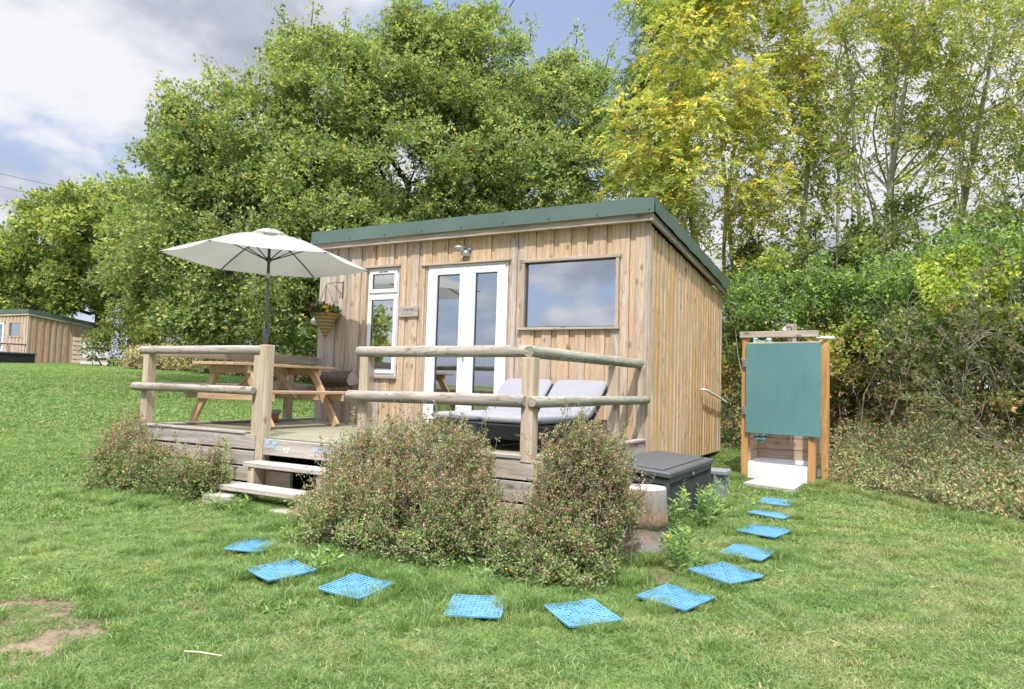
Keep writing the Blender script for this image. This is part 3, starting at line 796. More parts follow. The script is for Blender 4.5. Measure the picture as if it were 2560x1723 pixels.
# ------------------------------------------------------------------ grass
def build_grass():
    rng = np.random.default_rng(5)
    protos = []
    def patch(name, R, nb, h, w, lean):
        a = rng.uniform(0, 2 * np.pi, nb); r = R * np.sqrt(rng.random(nb))
        x, y = r * np.cos(a), r * np.sin(a)
        H = h * rng.uniform(.45, 1.3, nb); W = w * rng.uniform(.6, 1.3, nb)
        th = rng.uniform(0, 2 * np.pi, nb); ld = rng.uniform(.15, 1., nb) * lean * H
        dx, dy = np.cos(th), np.sin(th); ph = rng.uniform(0, 2 * np.pi, nb); sx, sy = np.cos(ph), np.sin(ph)
        B = np.stack([x, y, np.full(nb, -.006)], -1); S = np.stack([sx, sy, np.zeros(nb)], -1) * W[:, None] * .5
        Mi = B + np.stack([dx * ld * .35, dy * ld * .35, H * .6], -1); T = B + np.stack([dx * ld * 1.3, dy * ld * 1.3, H * .9], -1)
        V = np.stack([B - S, B + S, Mi + S * .8, Mi - S * .8, T], 1).reshape(-1, 3)
        b = np.arange(nb)[:, None] * 5
        F = np.concatenate([b + np.array([0, 1, 2]), b + np.array([0, 2, 3]), b + np.array([3, 2, 4])], 0)
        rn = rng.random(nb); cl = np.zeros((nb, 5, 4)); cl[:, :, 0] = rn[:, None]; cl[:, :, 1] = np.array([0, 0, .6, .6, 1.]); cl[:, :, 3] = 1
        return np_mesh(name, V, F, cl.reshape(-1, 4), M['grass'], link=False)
    for i in range(5): protos.append(patch('grass_tuft_fine', .15, 680, .026, .0038, 1.5))
    protos[4] = patch('grass_clover', .15, 420, .016, .0115, 1.6)
    for i in range(2): protos.append(patch('grass_tuft_long', .10, 200, .075, .0048, 1.1))
    for i in range(3): protos.append(patch('grass_tuft_mid', .30, 700, .034, .008, 1.4))
    for i in range(3): protos.append(patch('grass_tuft_far', 1.0, 1700, .05, .02, 1.2))
    protos.append(patch('lawn_rosette', .045, 14, .022, .018, 2.4)); protos.append(patch('clover_clump', .09, 130, .022, .014, 1.2))
    gc = bpy.data.collections.new('grass_tufts')
    names = []
    for i, p in enumerate(protos):
        p.name = 'gt%02d' % i; gc.objects.link(p)
    pts = []; idx = []; scl = []
    cam = np.array([2.456, -7.594])
    def scatter(n, x0, x1, y0, y1, dmin, dmax, kinds, s0, s1):
        x = rng.uniform(x0, x1, n); y = rng.uniform(y0, y1, n)
        dd = np.hypot(x - cam[0], y - cam[1]); ok = (dd >= dmin) & (dd < dmax)
        d = dirt_amount(x, y); ok &= rng.random(n) > np.clip(d * 1.0, 0, .78)
        ok &= ~((x > -4.9) & (x < -.02) & (y > -2.62) & (y < 3.7))          # under the deck and cabin
        ok &= ~((x > .84) & (x < 1.56) & (y > .8) & (y < 2.4))              # slab and tray
        x, y, d = x[ok], y[ok], d[ok]
        pts.append(np.stack([x, y, ground_z_np(x, y) - d * .015], -1)); idx.append(rng.choice(kinds, len(x), p=([.24, .24, .24, .22, .06] if len(kinds) == 5 else None))); scl.append(rng.uniform(s0, s1, len(x)) * (1 - .35 * np.clip(d, 0, 1)))
        return
    def far_mats(n_before):
        pass
    scatter(9000, -5.5, 5.5, -7.4, 2.5, .6, 6.8, [0, 1, 2, 3, 4], .75, 1.2)
    scatter(500, -4, 4.5, -6.6, 1.0, .8, 6.8, [5, 6], .55, .9)
    scatter(420, -5, 5, -7, 2, .6, 8, [13], .8, 1.6); scatter(330, -5, 5, -7, 2, .6, 8, [14], .7, 1.5)
    scatter(5200, -12, 9, -7.5, 8, 6.5, 13, [7, 8, 9], .8, 1.2)
    scatter(5200, -50, 14, -12, 30, 12.5, 48, [10, 11, 12], .8, 1.2)
    P = np.concatenate(pts); I = np.concatenate(idx); S = np.concatenate(scl)
    # longer fringe round the mats, shrubs, steps and posts
    fr = []
    for (x0, y0, x1, y1, n, w) in [(-4.2, -3.75, -3.1, -3.6, 60, .18), (-1.9, -3.95, .8, -3.95, 190, .16), (.7, -3.3, 1.05, -3.2, 20, .1), (-2.9, -3.2, -2.1, -3.2, 60, .15), (.65, 1.2, .75, 1.6, 12, .05), (1.6, 1.2, 1.75, 1.5, 16, .06),
                                   (-5.2, -2.4, -5.2, 0, 60, .1), (.85, -1.7, .95, -.3, 40, .06), (1.8, 1.3, 3.4, -.1, 90, .15), (-1.9, -3.9, -1.9, -3.2, 40, .12), (.85, -2.9, 1.05, -2.4, 14, .04)]:
        t = rng.random(n); fr.append(np.stack([x0 + (x1 - x0) * t + rng.normal(size=n) * w * .5, y0 + (y1 - y0) * t + rng.normal(size=n) * w * .5], -1))
    for (cx, cy, a, b, an) in MATS:
        for _ in range(9):
            e = rng.integers(4); t = rng.uniform(-.5, .5); u, v = [(t * a, b / 2), (t * a, -b / 2), (a / 2, t * b), (-a / 2, t * b)][e]
            u *= 1.2; v *= 1.2
            c, s = math.cos(math.radians(an)), math.sin(math.radians(an)); fr.append(np.array([[cx + u * c - v * s, cy + u * s + v * c]]))
    fr = np.concatenate(fr); zz = ground_z_np(fr[:, 0], fr[:, 1])
    P = np.concatenate([P, np.stack([fr[:, 0], fr[:, 1], zz], -1)]); I = np.concatenate([I, rng.choice([5, 6], len(fr))]); S = np.concatenate([S, rng.uniform(.5, 1.1, len(fr))])
    # keep the tiles clear
    keep = np.ones(len(P), bool)
    for (cx, cy, a, b, an) in MATS: keep &= ~in_rect(P[:, 0], P[:, 1], cx, cy, a, b, an, -.015)
    small = np.zeros(len(P), bool)
    for (cx, cy, a, b, an) in MATS: small |= in_rect(P[:, 0], P[:, 1], cx, cy, a, b, an, .11)
    P, I, S, small = P[keep], I[keep], S[keep], small[keep]
    sel = small & (I < 5); S[sel] *= .42
    me = bpy.data.meshes.new('grass'); me.vertices.add(len(P)); me.vertices.foreach_set('co', P.astype(np.float32).ravel())
    a = me.attributes.new('pick', 'INT', 'POINT'); a.data.foreach_set('value', I.astype(np.int32))
    a = me.attributes.new('size', 'FLOAT', 'POINT'); a.data.foreach_set('value', S.astype(np.float32))
    tn = rng.uniform(0, 6.283, len(P)); sx_ = np.where(P[:, 0] < 0, -.025, 0) + np.where((P[:, 0] < -5) & (P[:, 0] > -20), -.028, 0) + np.where((P[:, 0] < -22) & (P[:, 0] > -48), .0175, 0)
    ax_, ay_ = np.full(len(P), .035), -sx_; ct, st = np.cos(tn), np.sin(tn)
    rot = np.stack([ax_ * ct + ay_ * st, -ax_ * st + ay_ * ct, tn], -1)
    a = me.attributes.new('turn', 'FLOAT_VECTOR', 'POINT'); a.data.foreach_set('vector', rot.astype(np.float32).ravel())
    me.materials.append(M['grass']); me.update()
    o = bpy.data.objects.new('grass', me); col.objects.link(o)
    ng = bpy.data.node_groups.new('grass_scatter', 'GeometryNodeTree')
    ng.interface.new_socket('Geometry', in_out='INPUT', socket_type='NodeSocketGeometry'); ng.interface.new_socket('Geometry', in_out='OUTPUT', socket_type='NodeSocketGeometry')
    nn = ng.nodes; gi = nn.new('NodeGroupInput'); go = nn.new('NodeGroupOutput')
    ci = nn.new('GeometryNodeCollectionInfo'); ci.inputs['Collection'].default_value = gc; ci.inputs['Separate Children'].default_value = True; ci.inputs['Reset Children'].default_value = True
    ip = nn.new('GeometryNodeInstanceOnPoints'); ip.inputs['Pick Instance'].default_value = True
    def named(n_, t):
        q = nn.new('GeometryNodeInputNamedAttribute'); q.data_type = t; q.inputs['Name'].default_value = n_; return q.outputs['Attribute']
    L = ng.links
    L.new(gi.outputs[0], ip.inputs['Points']); L.new(ci.outputs[0], ip.inputs['Instance']); L.new(named('pick', 'INT'), ip.inputs['Instance Index'])
    L.new(named('turn', 'FLOAT_VECTOR'), ip.inputs['Rotation']); L.new(named('size', 'FLOAT'), ip.inputs['Scale']); L.new(ip.outputs[0], go.inputs[0])
    md = o.modifiers.new('scatter', 'NODES'); md.node_group = ng
    tag(o, 'short green and straw coloured grass covering the lawn', 'grass', kind='stuff')
build_grass()

# ------------------------------------------------------------------ the wooden cabin
W, D = 4.933, 3.69
OPEN = [(-4.07, -3.475, .64, 2.165), (-3.04, -1.775, -.06, 2.135), (-1.585, -.325, 1.285, 2.115)]
def top_z(y): return 2.455 - .092 * (y + .12)

def cut(z0, z1, holes):
    segs = [(z0, z1)]
    for a, b in holes:
        n = []
        for s0, s1 in segs:
            if b <= s0 or a >= s1: n.append((s0, s1)); continue
            if a > s0: n.append((s0, a))
            if b < s1: n.append((b, s1))
        segs = n
    return segs

def build_cabin():
    root = thing('wooden_cabin', 'large timber clad cabin with green roof and white french doors behind the deck', 'cabin', (-W / 2, D / 2, -.3))
    r = random.Random(3)
    # front wall
    mb = MB(); x = -W; proud = True; bp = sorted(set([o[0] for o in OPEN] + [o[1] for o in OPEN]))
    while x < -.03:
        w = r.uniform(.125, .185) if proud else r.uniform(.045, .085)
        if r.random() < .12: w *= 1.3
        x1 = min(x + w, -.022)
        cuts = [x] + [b for b in bp if x + .004 < b < x1 - .004] + [x1]
        base_t = r.random()
        for a, b in zip(cuts[:-1], cuts[1:]):
            mid = (a + b) / 2
            holes = [(o[2], o[3]) for o in OPEN if o[0] < mid < o[1]]
            for si, (z0, z1) in enumerate(cut(-.12, 2.47, holes)):
                f = (mid + W) / W
                wth = .62 - 1.1 * min(1, max(0, (f - .12) / .45)) if f < .6 else .12
                wth = max(.1, wth) + r.uniform(-.22, .42)
                if z0 > 2.0: wth -= .25
                if not proud: wth -= .1
                if -1.78 < mid < -1.55: wth = .7
                if -3.47 < mid < -3.1 : wth = .22 + r.uniform(0, .2)
                jit = r.uniform(-.003, .003)
                if z0 > 2 and r.random() < .5: base_t = r.random()
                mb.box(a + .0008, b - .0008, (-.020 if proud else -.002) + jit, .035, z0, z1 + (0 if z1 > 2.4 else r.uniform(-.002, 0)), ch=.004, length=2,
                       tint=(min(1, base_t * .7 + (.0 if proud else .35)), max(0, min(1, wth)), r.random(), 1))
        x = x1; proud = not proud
        if r.random() < .22: proud = True
    mb.build('front_wall', M['clad'], root)
    # right side wall: narrow battens standing proud of orange recessed boards
    mb = MB(); y = .0; proud = True
    while y < D - .02:
        w = r.uniform(.105, .135) if proud else r.uniform(.026, .044)
        y1 = min(y + w, D)
        zt = top_z(y1) - .01
        if proud:
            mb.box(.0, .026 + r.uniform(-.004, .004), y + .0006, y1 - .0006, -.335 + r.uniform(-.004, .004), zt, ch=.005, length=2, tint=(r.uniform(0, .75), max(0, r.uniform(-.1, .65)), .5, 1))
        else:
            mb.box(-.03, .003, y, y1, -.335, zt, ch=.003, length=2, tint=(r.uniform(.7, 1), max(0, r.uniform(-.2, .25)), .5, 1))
        y = y1; proud = not proud
    mb.build('side_wall', M['clad_side'], root)
    mb = MB()
    mb.box(-W, -W + .03, .036, D, -.3, 2.2, length=2, weather=.5); mb.build('left_wall', M['clad'], root)
    mb = MB(); mb.box(-W + .04, -.05, D - .05, D + .0, -.3, 2.17, length=2); mb.build('back_wall', M['clad'], root)
    mb = MB(); mb.box(-W + .032, -.032, .037, D - .052, -.11, -.01); mb.build('inner_floor', M['table'], root)
    mb = MB(); mb.box(-W + .032, -.032, .04, D - .055, 2.12, 2.15)
    mb.box(-W + .032, -.032, D - .1, D - .06, 0, 2.119); mb.box(-.08, -.04, .05, D - .1, 0, 2.119); mb.build('inner_lining', M['interior'], root)
    # bearers under the floor
    for yy in (.15, D - .25): mb = MB(); mb.box(-W + .2, -.12, yy, yy + .14, -.47, -.3, length=0); mb.build('floor_bearer', M['skirt'], root)
    for xx in (-.28, -2.5, -W + .3):
        for yy in (.1, D - .3): mb = MB(); mb.box(xx, xx + .2, yy, yy + .22, ground_z(xx, yy) - .1, -.471); mb.build('footing', M['concrete'], root)
    # corner trim, fascias
    mb = MB(); mb.box(-.021, .018, -.030, -.001, -.3, 2.452, length=2, weather=.55); mb.box(.0185, .034, -.028, -.0005, -.3, 2.452, length=2, weather=.35)
    mb.build('corner_trim', M['trim'], root)
    mb = MB(); mb.box(-W - .03, .085, -.135, -.11, 2.452, 2.545, length=0, weather=.5); mb.box(-W, .06, -.108, -.026, 2.462, 2.484, length=0, weather=.3)
    mb.build('front_fascia', M['trim'], root)
    mb = MB()
    mb.beam((.073, -.135, 2.497), (.073, D + .1, 2.497 - .092 * (D + .235)), .026, .092, weather=.5)
    mb.beam((.048, -.10, 2.47), (.048, D + .05, 2.47 - .092 * (D + .15)), .022, .02, weather=.4)
    mb.build('side_fascia', M['trim'], root)
    # roof: top sheet with folded-down edge trim
    zt = 2.705; y0, y1 = -.165, D + .14; x0, x1 = -W - .055, .115; s = .092
    mb = MB()
    mb.poly([(x0, y0, zt), (x1, y0, zt), (x1, y1, zt - s * (y1 - y0)), (x0, y1, zt - s * (y1 - y0))])
    mb.poly([(x0, y0, zt - .05), (x0, y1, zt - .05 - s * (y1 - y0)), (x1, y1, zt - .05 - s * (y1 - y0)), (x1, y0, zt - .05)])
    rf = mb.build('roof', M['membrane'], root)
    mb = MB(); n = 24; h = .175
    xs = [x0 + (x1 - x0) * i / n for i in range(n + 1)]
    for i in range(n):      # front flashing with slight oil-canning
        def yy(k, lo): return y0 - .004 - (.0035 * math.sin(k * 1.7) * (1 if lo else .4)) - (.008 if lo else 0)
        mb.poly([(xs[i], yy(i, 1), zt - h), (xs[i + 1], yy(i + 1, 1), zt - h), (xs[i + 1], yy(i + 1, 0), zt + .004), (xs[i], yy(i, 0), zt + .004)])
        mb.poly([(xs[i], yy(i, 0), zt + .004), (xs[i + 1], yy(i + 1, 0), zt + .004), (xs[i + 1], y0 + .12, zt + .004 - .011), (xs[i], y0 + .12, zt + .004 - .011)])
    mb.poly([(x0 - .003, y0 - .01, zt - h), (x0 - .003, y0 - .006, zt + .004), (x0 - .003, y1, zt + .004 - s * (y1 - y0)), (x0 - .003, y1, zt - h - s * (y1 - y0))])
    fl = mb.build('front_flashing', M['roof'], rf)
    mb = MB(); n = 18
    for i in range(n):
        a, b = y0 - .008 + (y1 - y0) * i / n, y0 - .008 + (y1 - y0) * (i + 1) / n
        def xx(k, lo): return x1 + .003 + .006 * math.sin(k * 2.3 + lo) + (.006 if lo else 0)
        za, zb = zt - s * (a - y0), zt - s * (b - y0)
        mb.poly([(xx(i, 1), a, za - h), (xx(i + 1, 1), b, zb - h), (xx(i + 1, 0), b, zb + .004), (xx(i, 0), a, za + .004)])
        mb.poly([(xx(i, 0), a, za + .004), (xx(i + 1, 0), b, zb + .004), (x1 - .12, b, zb + .005), (x1 - .12, a, za + .005)])
    mb.build('side_flashing', M['roof'], rf)
    for i in range(9):
        xx_ = -W + .06 + i * (W - .0) / 8
        mb = MB(); mb.lathe((xx_, y0 - .014, zt - h + .035), [(.0, .0), (.008, .001)], 8)
        mb = MB(); mb.box(xx_ - .008, xx_ + .008, y0 - .020, y0 - .0125, zt - h + .03, zt - h + .044, ch=.002); mb.build('roof_screw', M['dark_metal'], rf)
    # ---- picture window
    a, b, z0, z1 = OPEN[2]
    fr = MB()
    fr.box(a - .0, a + .045, -.055, .03, z0, z1 - .036, length=2, weather=.45); fr.box(b - .04, b, -.055, .03, z0, z1 - .036, length=2, weather=.3)
    fr.box(a - .03, b + .02, -.062, .03, z1 - .035, z1 + .005, length=0, weather=.5); fr.box(a - .04, b + .015, -.068, .03, z0 - .03, z0 - .001, length=0, weather=.7)
    f = fr.build('window', M['trim'], root); f['label'] = 'large picture window in a thin timber frame'
    fr = MB(); fr.box(a + .046, a + .062, -.012, .03, z0 + .014, z1 - .05, length=2); fr.box(b - .052, b - .041, -.012, .03, z0 + .014, z1 - .05, length=2)
    fr.box(a + .046, b - .041, -.012, .03, z1 - .05, z1 - .036); fr.box(a + .046, b - .041, -.012, .03, z0, z0 + .013); fr.build('frame', M['dark_metal'], f)
    pn = MB(); pn.poly([(a + .05, .004, z0 + .005), (b - .045, .004, z0 + .005), (b - .045, .004, z1 - .04), (a + .05, .004, z1 - .04)]); pn.build('pane', M['glass'], f)
    # ---- narrow white window
    a, b, z0, z1 = OPEN[0]
    tr = MB(); tr.box(a - .012, a + .035, -.045, .033, z0, z1 - .02, length=2, weather=.15); tr.box(a - .02, b + .02, -.065, .02, z1 - .018, z1 + .012, length=0, weather=.35)
    tr.box(b - .002, b + .012, -.035, .033, z0, z1 - .02, length=2, weather=.5); tr.box(a + .02, b + .015, -.06, .02, z0 - .02, z0 + .012, length=0, weather=.85); tr.build('window_trim', M['trim'], root)
    a += .036; b -= .004; z0 += .014; z1 -= .02
    def pvc(mb_, x0_, x1_, za, zb, t=.045, y_=-.012, yb=.04):
        mb_.box(x0_, x0_ + t, y_, yb, za, zb, ch=.005); mb_.box(x1_ - t, x1_, y_, yb, za, zb, ch=.005)
        mb_.box(x0_ + t, x1_ - t, y_ + .0005, yb, zb - t, zb, ch=.005); mb_.box(x0_ + t, x1_ - t, y_ + .0005, yb, za, za + t, ch=.005)
    fr = MB(); pvc(fr, a, b, z0, z1, .032, -.004, .045)
    zm = 1.775
    fr.box(a + .032, b - .032, -.0035, .045, zm - .022, zm + .022, ch=.004)
    f = fr.build('window', M['white_pvc'], root); f['label'] = 'tall narrow white window with a small top light'
    for (za, zb, t) in ((zm + .024, z1 - .034, .052), (z0 + .034, zm - .024, .05)):
        s_ = MB(); pvc(s_, a + .034, b - .034, za, zb, t, -.026, .03); sa = s_.build('sash', M['white_pvc'], f)
        s_ = MB(); q = .006
        for (c0, c1, d0, d1) in ((a + .034 + t, a + .034 + t + q, za + t, zb - t), (b - .034 - t - q, b - .034 - t, za + t, zb - t)): s_.box(c0, c1, -.008, .006, d0, d1, ch=.001)
        s_.box(a + .034 + t + q, b - .034 - t - q, -.008, .006, zb - t - q, zb - t, ch=.001); s_.box(a + .034 + t + q, b - .034 - t - q, -.008, .006, za + t, za + t + q, ch=.001)
        s_.build('frame', M['dark_rubber'], f)
        pn = MB(); pn.poly([(a + .034 + t, .002, za + t), (b - .034 - t, .002, za + t), (b - .034 - t, .002, zb - t), (a + .034 + t, .002, zb - t)]); pn.build('pane', M['glass'], f)
    v = MB(); v.box((a + b) / 2 - .075, (a + b) / 2 - .002, -.031, -.0262, z1 - .062, z1 - .053, ch=.001); v.box((a + b) / 2 + .004, (a + b) / 2 + .08, -.031, -.0262, z1 - .062, z1 - .053, ch=.001); v.build('vent', M['black'], f)
    # ---- french doors
    a, b, z0, z1 = OPEN[1]
    tr = MB(); tr.box(a - .055, a - .0, -.046, .02, -.02, z1 - .012, length=2, weather=.2); tr.box(a + .001, a + .028, -.032, .033, -.02, z1 - .012, length=2, weather=.05)
    tr.box(b - .012, b + .003, -.032, .033, -.02, z1 - .012, length=2, weather=.1)
    tr.box(a - .07, b + .03, -.068, .02, z1 - .011, z1 + .012, length=0, weather=.35); tr.build('door_trim', M['trim'], root)
    a += .029; b -= .013; z1 -= .012
    fr = MB(); fr.box(a, a + .03, -.018, .05, 0, z1, ch=.004); fr.box(b - .03, b, -.018, .05, 0, z1, ch=.004); fr.box(a + .03, b - .03, -.0175, .05, z1 - .03, z1, ch=.004); fr.box(a + .03, b - .03, -.0175, .05, .0, .03, ch=.004)
    fr.build('door_frame', M['white_pvc'], root)
    xm = -2.378
    for (x0_, x1_, hinge) in ((a + .031, xm - .003, 0), (xm + .003, b - .031, 1)):
        t = .118; l_, r_ = ((.13, .115) if hinge == 0 else (.115, .12))
        dr = MB(); za, zb = .034, z1 - .033
        dr.box(x0_, x0_ + l_, -.034, .03, za, zb, ch=.006); dr.box(x1_ - r_, x1_, -.034, .03, za, zb, ch=.006)
        dr.box(x0_ + l_, x1_ - r_, -.0335, .03, zb - .095, zb, ch=.006); dr.box(x0_ + l_, x1_ - r_, -.0335, .03, za, za + .12, ch=.006)
        d = dr.build('door', M['white_pvc'], root)
        gx0, gx1, gz0, gz1 = x0_ + l_, x1_ - r_, za + .12, zb - .095
        s_ = MB(); q = .008
        s_.box(gx0, gx0 + q, -.014, .005, gz0, gz1, ch=.001); s_.box(gx1 - q, gx1, -.014, .005, gz0, gz1, ch=.001); s_.box(gx0 + q, gx1 - q, -.014, .005, gz1 - q, gz1, ch=.001); s_.box(gx0 + q, gx1 - q, -.014, .005, gz0, gz0 + q, ch=.001)
        s_.build('glazing_seal', M['dark_metal'], d)
        pn = MB(); pn.poly([(gx0, .0, gz0), (gx1, .0, gz0), (gx1, .0, gz1), (gx0, .0, gz1)]); pn.build('pane', M['glass_dark'], d)
        if hinge == 0:
            hd = MB(); hd.box(x1_ - .032, x1_ - .012, -.042, -.0345, .86, 1.08, ch=.003); hd.tube([(x1_ - .022, -.04, .98), (x1_ - .022, -.075, .98), (x1_ - .12, -.08, .975)], .008); hd.build('handle', M['metal'], d)
        for zz in (.35, 1.1, 1.75):
            hg = MB(); hx = x0_ + .004 if hinge == 0 else x1_ - .016
            hg.box(hx, hx + .012, -.046, -.0345, zz, zz + .09, ch=.003); hg.build('hinge', M['white_pvc'], d)
    # small fixings seen on the wall
    # flat pipe on the side wall near the back corner
    mb = MB(); mb.tube([(.034, 2.36, .60), (.085, 2.36, .60), (.098, 2.42, .595), (.10, 3.0, .52), (.098, 3.68, .43), (.12, 3.72, .40)], .016, 8); mb.build('overflow_pipe', M['white_paint'], root)
    return root
build_cabin()

def interior():
    t = thing('dining_table', 'white topped table seen dimly through the left door pane inside the cabin', 'table', (-2.6, 1.2, -.01))
    mb = MB(); mb.box(-2.98, -2.35, .85, 1.5, .70, .735); mb.build('tabletop', M['white_paint'], t)
    for x in (-2.95, -2.42):
        for y in (.9, 1.43): mb = MB(); mb.box(x, x + .05, y, y + .05, -.01, .699, length=2); mb.build('leg', M['orange'], t)
    mb = MB(); mb.box(-2.75, -2.62, 1.0, 1.12, .736, .98); o = mb.build('box', M['table'], origin=(-2.7, 1.06, .736)); tag(o, 'small wooden box standing on the table behind the left door pane', 'box')
    mb = MB(); mb.lathe((-1.78, .62, -.01), [(.0, 0), (.17, .01), (.25, .12), (.26, .25), (.2, .38), (.08, .44), (0, .45)], 22)
    o = mb.build('pouf', M['cushion_orange'], origin=(-1.78, .62, -.01)); tag(o, 'round orange pouf behind the right door pane', 'pouf')
    t = thing('armchair', 'blue upholstered round backed armchair behind the right door pane', 'armchair', (-2.2, 1.1, -.01))
    mb = MB(); mb.lathe((-2.2, 1.1, -.01), [(.0, .12), (.3, .13), (.34, .3), (.33, .42), (0, .44)], 20); mb.build('seat', M['cushion_blue'], t)
    mb = MB()
    n = 12
    for i in range(n):
        a0 = math.pi * (.08 + .84 * i / n); a1 = math.pi * (.08 + .84 * (i + 1) / n); a = (a0 + a1) / 2
        mb.obox((-2.2 + .34 * math.cos(a), 1.1 + .34 * math.sin(a), .48 + .1 * math.sin(a)), (-math.sin(a), math.cos(a), 0), (math.cos(a), math.sin(a), 0), (0, 0, 1), .052, .04, .24, ch=.02)
    mb.build('backrest', M['cushion_blue'], t)
    for x in (-2.42, -2.02):
        for y in (.92, 1.25): mb = MB(); mb.box(x, x + .035, y, y + .035, -.01, .125); mb.build('leg', M['orange'], t)
interior()

def small_wall_things():
    # name board
    t = thing('name_sign', 'small grey wooden name board screwed to the wall between narrow window and doors', 'sign', (-3.29, -.03, 1.525))
    mb = MB(); mb.box(-3.448, -3.132, -.052, -.026, 1.455, 1.598, ch=.004, length=0, weather=1.0); mb.build('board', M['skirt'], t)
    mb = MB(); r = random.Random(5); x = -3.36
    for i in range(9):     # burnt-in lettering, too small to read, in two rows
        w = .012; mb.box(x, x + .0035, -.0545, -.0515, 1.538, 1.562 + (.008 if i in (0, 3) else 0), ch=.0005); mb.box(x + .003, x + w, -.0542, -.0515, 1.549 + r.uniform(-.008, .01), 1.554 + r.uniform(0, .004), ch=.0005); x += w + .006
    mb.build('lettering', M['dark_metal'], t); mb = MB(); x = -3.385
    for i in range(4):
        mb.box(x, x + .016, -.0545, -.0515, 1.49, 1.4945, ch=.0005); mb.box(x + .012, x + .022, -.0543, -.0515, 1.4885, 1.5, ch=.0005); mb.box(x + .028, x + .034, -.054, -.0515, 1.489, 1.493, ch=.0005); x += .052
    lt = mb.build('lettering', M['dark_metal'], t)
    # wall light over the doors
    t = thing('wall_light', 'grey metal wall light mounted above the french doors', 'light', (-2.40, -.03, 2.28))
    mb = MB(); mb.box(-2.49, -2.33, -.06, -.0245, 2.285, 2.325, ch=.01); mb.tube([(-2.40, -.05, 2.315), (-2.41, -.10, 2.325), (-2.45, -.15, 2.32), (-2.50, -.17, 2.315)], .022, 10); mb.build('bracket', M['metal'], t)
    mb = MB(); mb.lathe((-2.385, -.075, 2.205), [(.0, .0), (.035, .002), (.05, .02), (.052, .055), (.04, .075), (.03, .08)], 18); mb.build('lamp_head', M['metal'], t)
    mb = MB(); mb.lathe((-2.385, -.075, 2.2), [(.0, 0), (.02, .0015), (.03, .004), (.034, .008)], 14); mb.build('lens', M['dark_rubber'], t)
    # round white lamp at the left edge of the wall
    t = thing('globe_light', 'small round white globe light on the left edge of the cabin wall', 'light', (-4.96, -.02, 1.42))
    mb = MB(); mb.lathe((-4.985, -.03, 1.37), [(0, 0), (.03, .006), (.05, .03), (.055, .055), (.048, .085), (.025, .105), (0, .11)], 16); mb.build('globe', M['white_paint'], t)
    mb = MB(); mb.box(-4.965, -4.934, -.045, -.01, 1.395, 1.45, ch=.004); mb.build('base', M['metal'], t)
    # hanging basket
    cx, cy = -4.615, -.2
    t = thing('hanging_basket', 'cone shaped rope hanging basket of red, pink and yellow flowers on the cabin wall', 'hanging basket', (cx, cy, 1.15))
    mb = MB(); mb.lathe((cx, cy, 1.16), [(.004, .0), (.03, .035), (.085, .15), (.14, .255), (.195, .345), (.203, .352), (.19, .352), (.12, .25)], 24, wob=.02); mb.build('basket', M['basket'], t)
    mb = MB(); mb.box(-4.482, -4.468, -.038, -.024, 1.745, 1.99, ch=.002)
    mb.tube([(-4.475, -.035, 1.96), (-4.50, -.12, 1.965), (-4.56, -.2, 1.94), (-4.59, -.235, 1.925)], .006, 6); mb.tube([(-4.475, -.035, 1.80), (-4.50, -.07, 1.83), (-4.50, -.12, 1.87), (-4.53, -.17, 1.93)], .005, 6); mb.build('bracket', M['dark_metal'], t)
    mb = MB()
    for k in range(3):
        a = k * 2.094 + .4; e = (cx + .18 * math.cos(a), cy + .18 * math.sin(a), 1.51); mb.tube([(-4.595, -.235, 1.92), e], .0035, 5)
    mb.build('chain', M['dark_metal'], t)
    rng = np.random.default_rng(3)
    n = 150; a = rng.uniform(0, 6.28, n); r_ = .2 * np.sqrt(rng.random(n)); c = np.stack([cx + r_ * np.cos(a), cy + r_ * np.sin(a), 1.50 + rng.uniform(0, .09, n)], -1)
    v, f, cc = leaves(c, unit(np.stack([np.cos(a) * .6, np.sin(a) * .6, np.ones(n)], -1)), 5, .05, .028, [(.05, .13, .035), (.09, .19, .05), (.04, .09, .03)], rng=rng)
    np_mesh('foliage', v, f, cc, M['shrub_leaf'], t)
    def flowers(name, pts, mat, rad):
        for (x, y, z) in pts:
            mb = MB()
            for k in range(5):
                th = k * 1.2566 + x * 50; d = Vector((math.cos(th), -.75, math.sin(th))).normalized()
                p = Vector((x, y, z)); s_ = d.cross(Vector((0, 1, 0))).normalized() * rad * .45
                mb.poly([p, p + d * rad * .6 + s_, p + d * rad, p + d * rad * .6 - s_])
            mb.build(name, mat, t)
    rr = random.Random(4)
    flowers('yellow_flower', [(cx + rr.uniform(.0, .19), cy - rr.uniform(.04, .2), 1.545 + rr.uniform(-.05, .06)) for _ in range(15)], M['yellow_petal'], .034)
    flowers('red_flower', [(cx + rr.uniform(-.2, -.1), cy - rr.uniform(.02, .16), 1.59 + rr.uniform(-.03, .03)) for _ in range(5)] + [(cx + rr.uniform(-.02, .08), cy - .05, 1.64 + rr.uniform(-.02, .03)) for _ in range(3)], M['red_petal'], .034)
    flowers('pink_flower', [(cx + rr.uniform(-.16, .0), cy - rr.uniform(.02, .14), 1.605 + rr.uniform(-.04, .04)) for _ in range(9)], M['pink_petal'], .030)
    # bark-covered log on the wall
    mb = MB(); mb.log((-4.79, -.16, .585), (-4.10, -.16, .60), .118, 22, wob=.22, rings=16, weather=.5, capmi=1, oval=.95)
    r = random.Random(9)
    o = mb.build('bark_log', [M['bark_log'], M['log_end']], origin=(-4.45, -.16, .59)); tag(o, 'dark rough barked log fixed horizontally along the cabin wall beside the table', 'log')
small_wall_things()

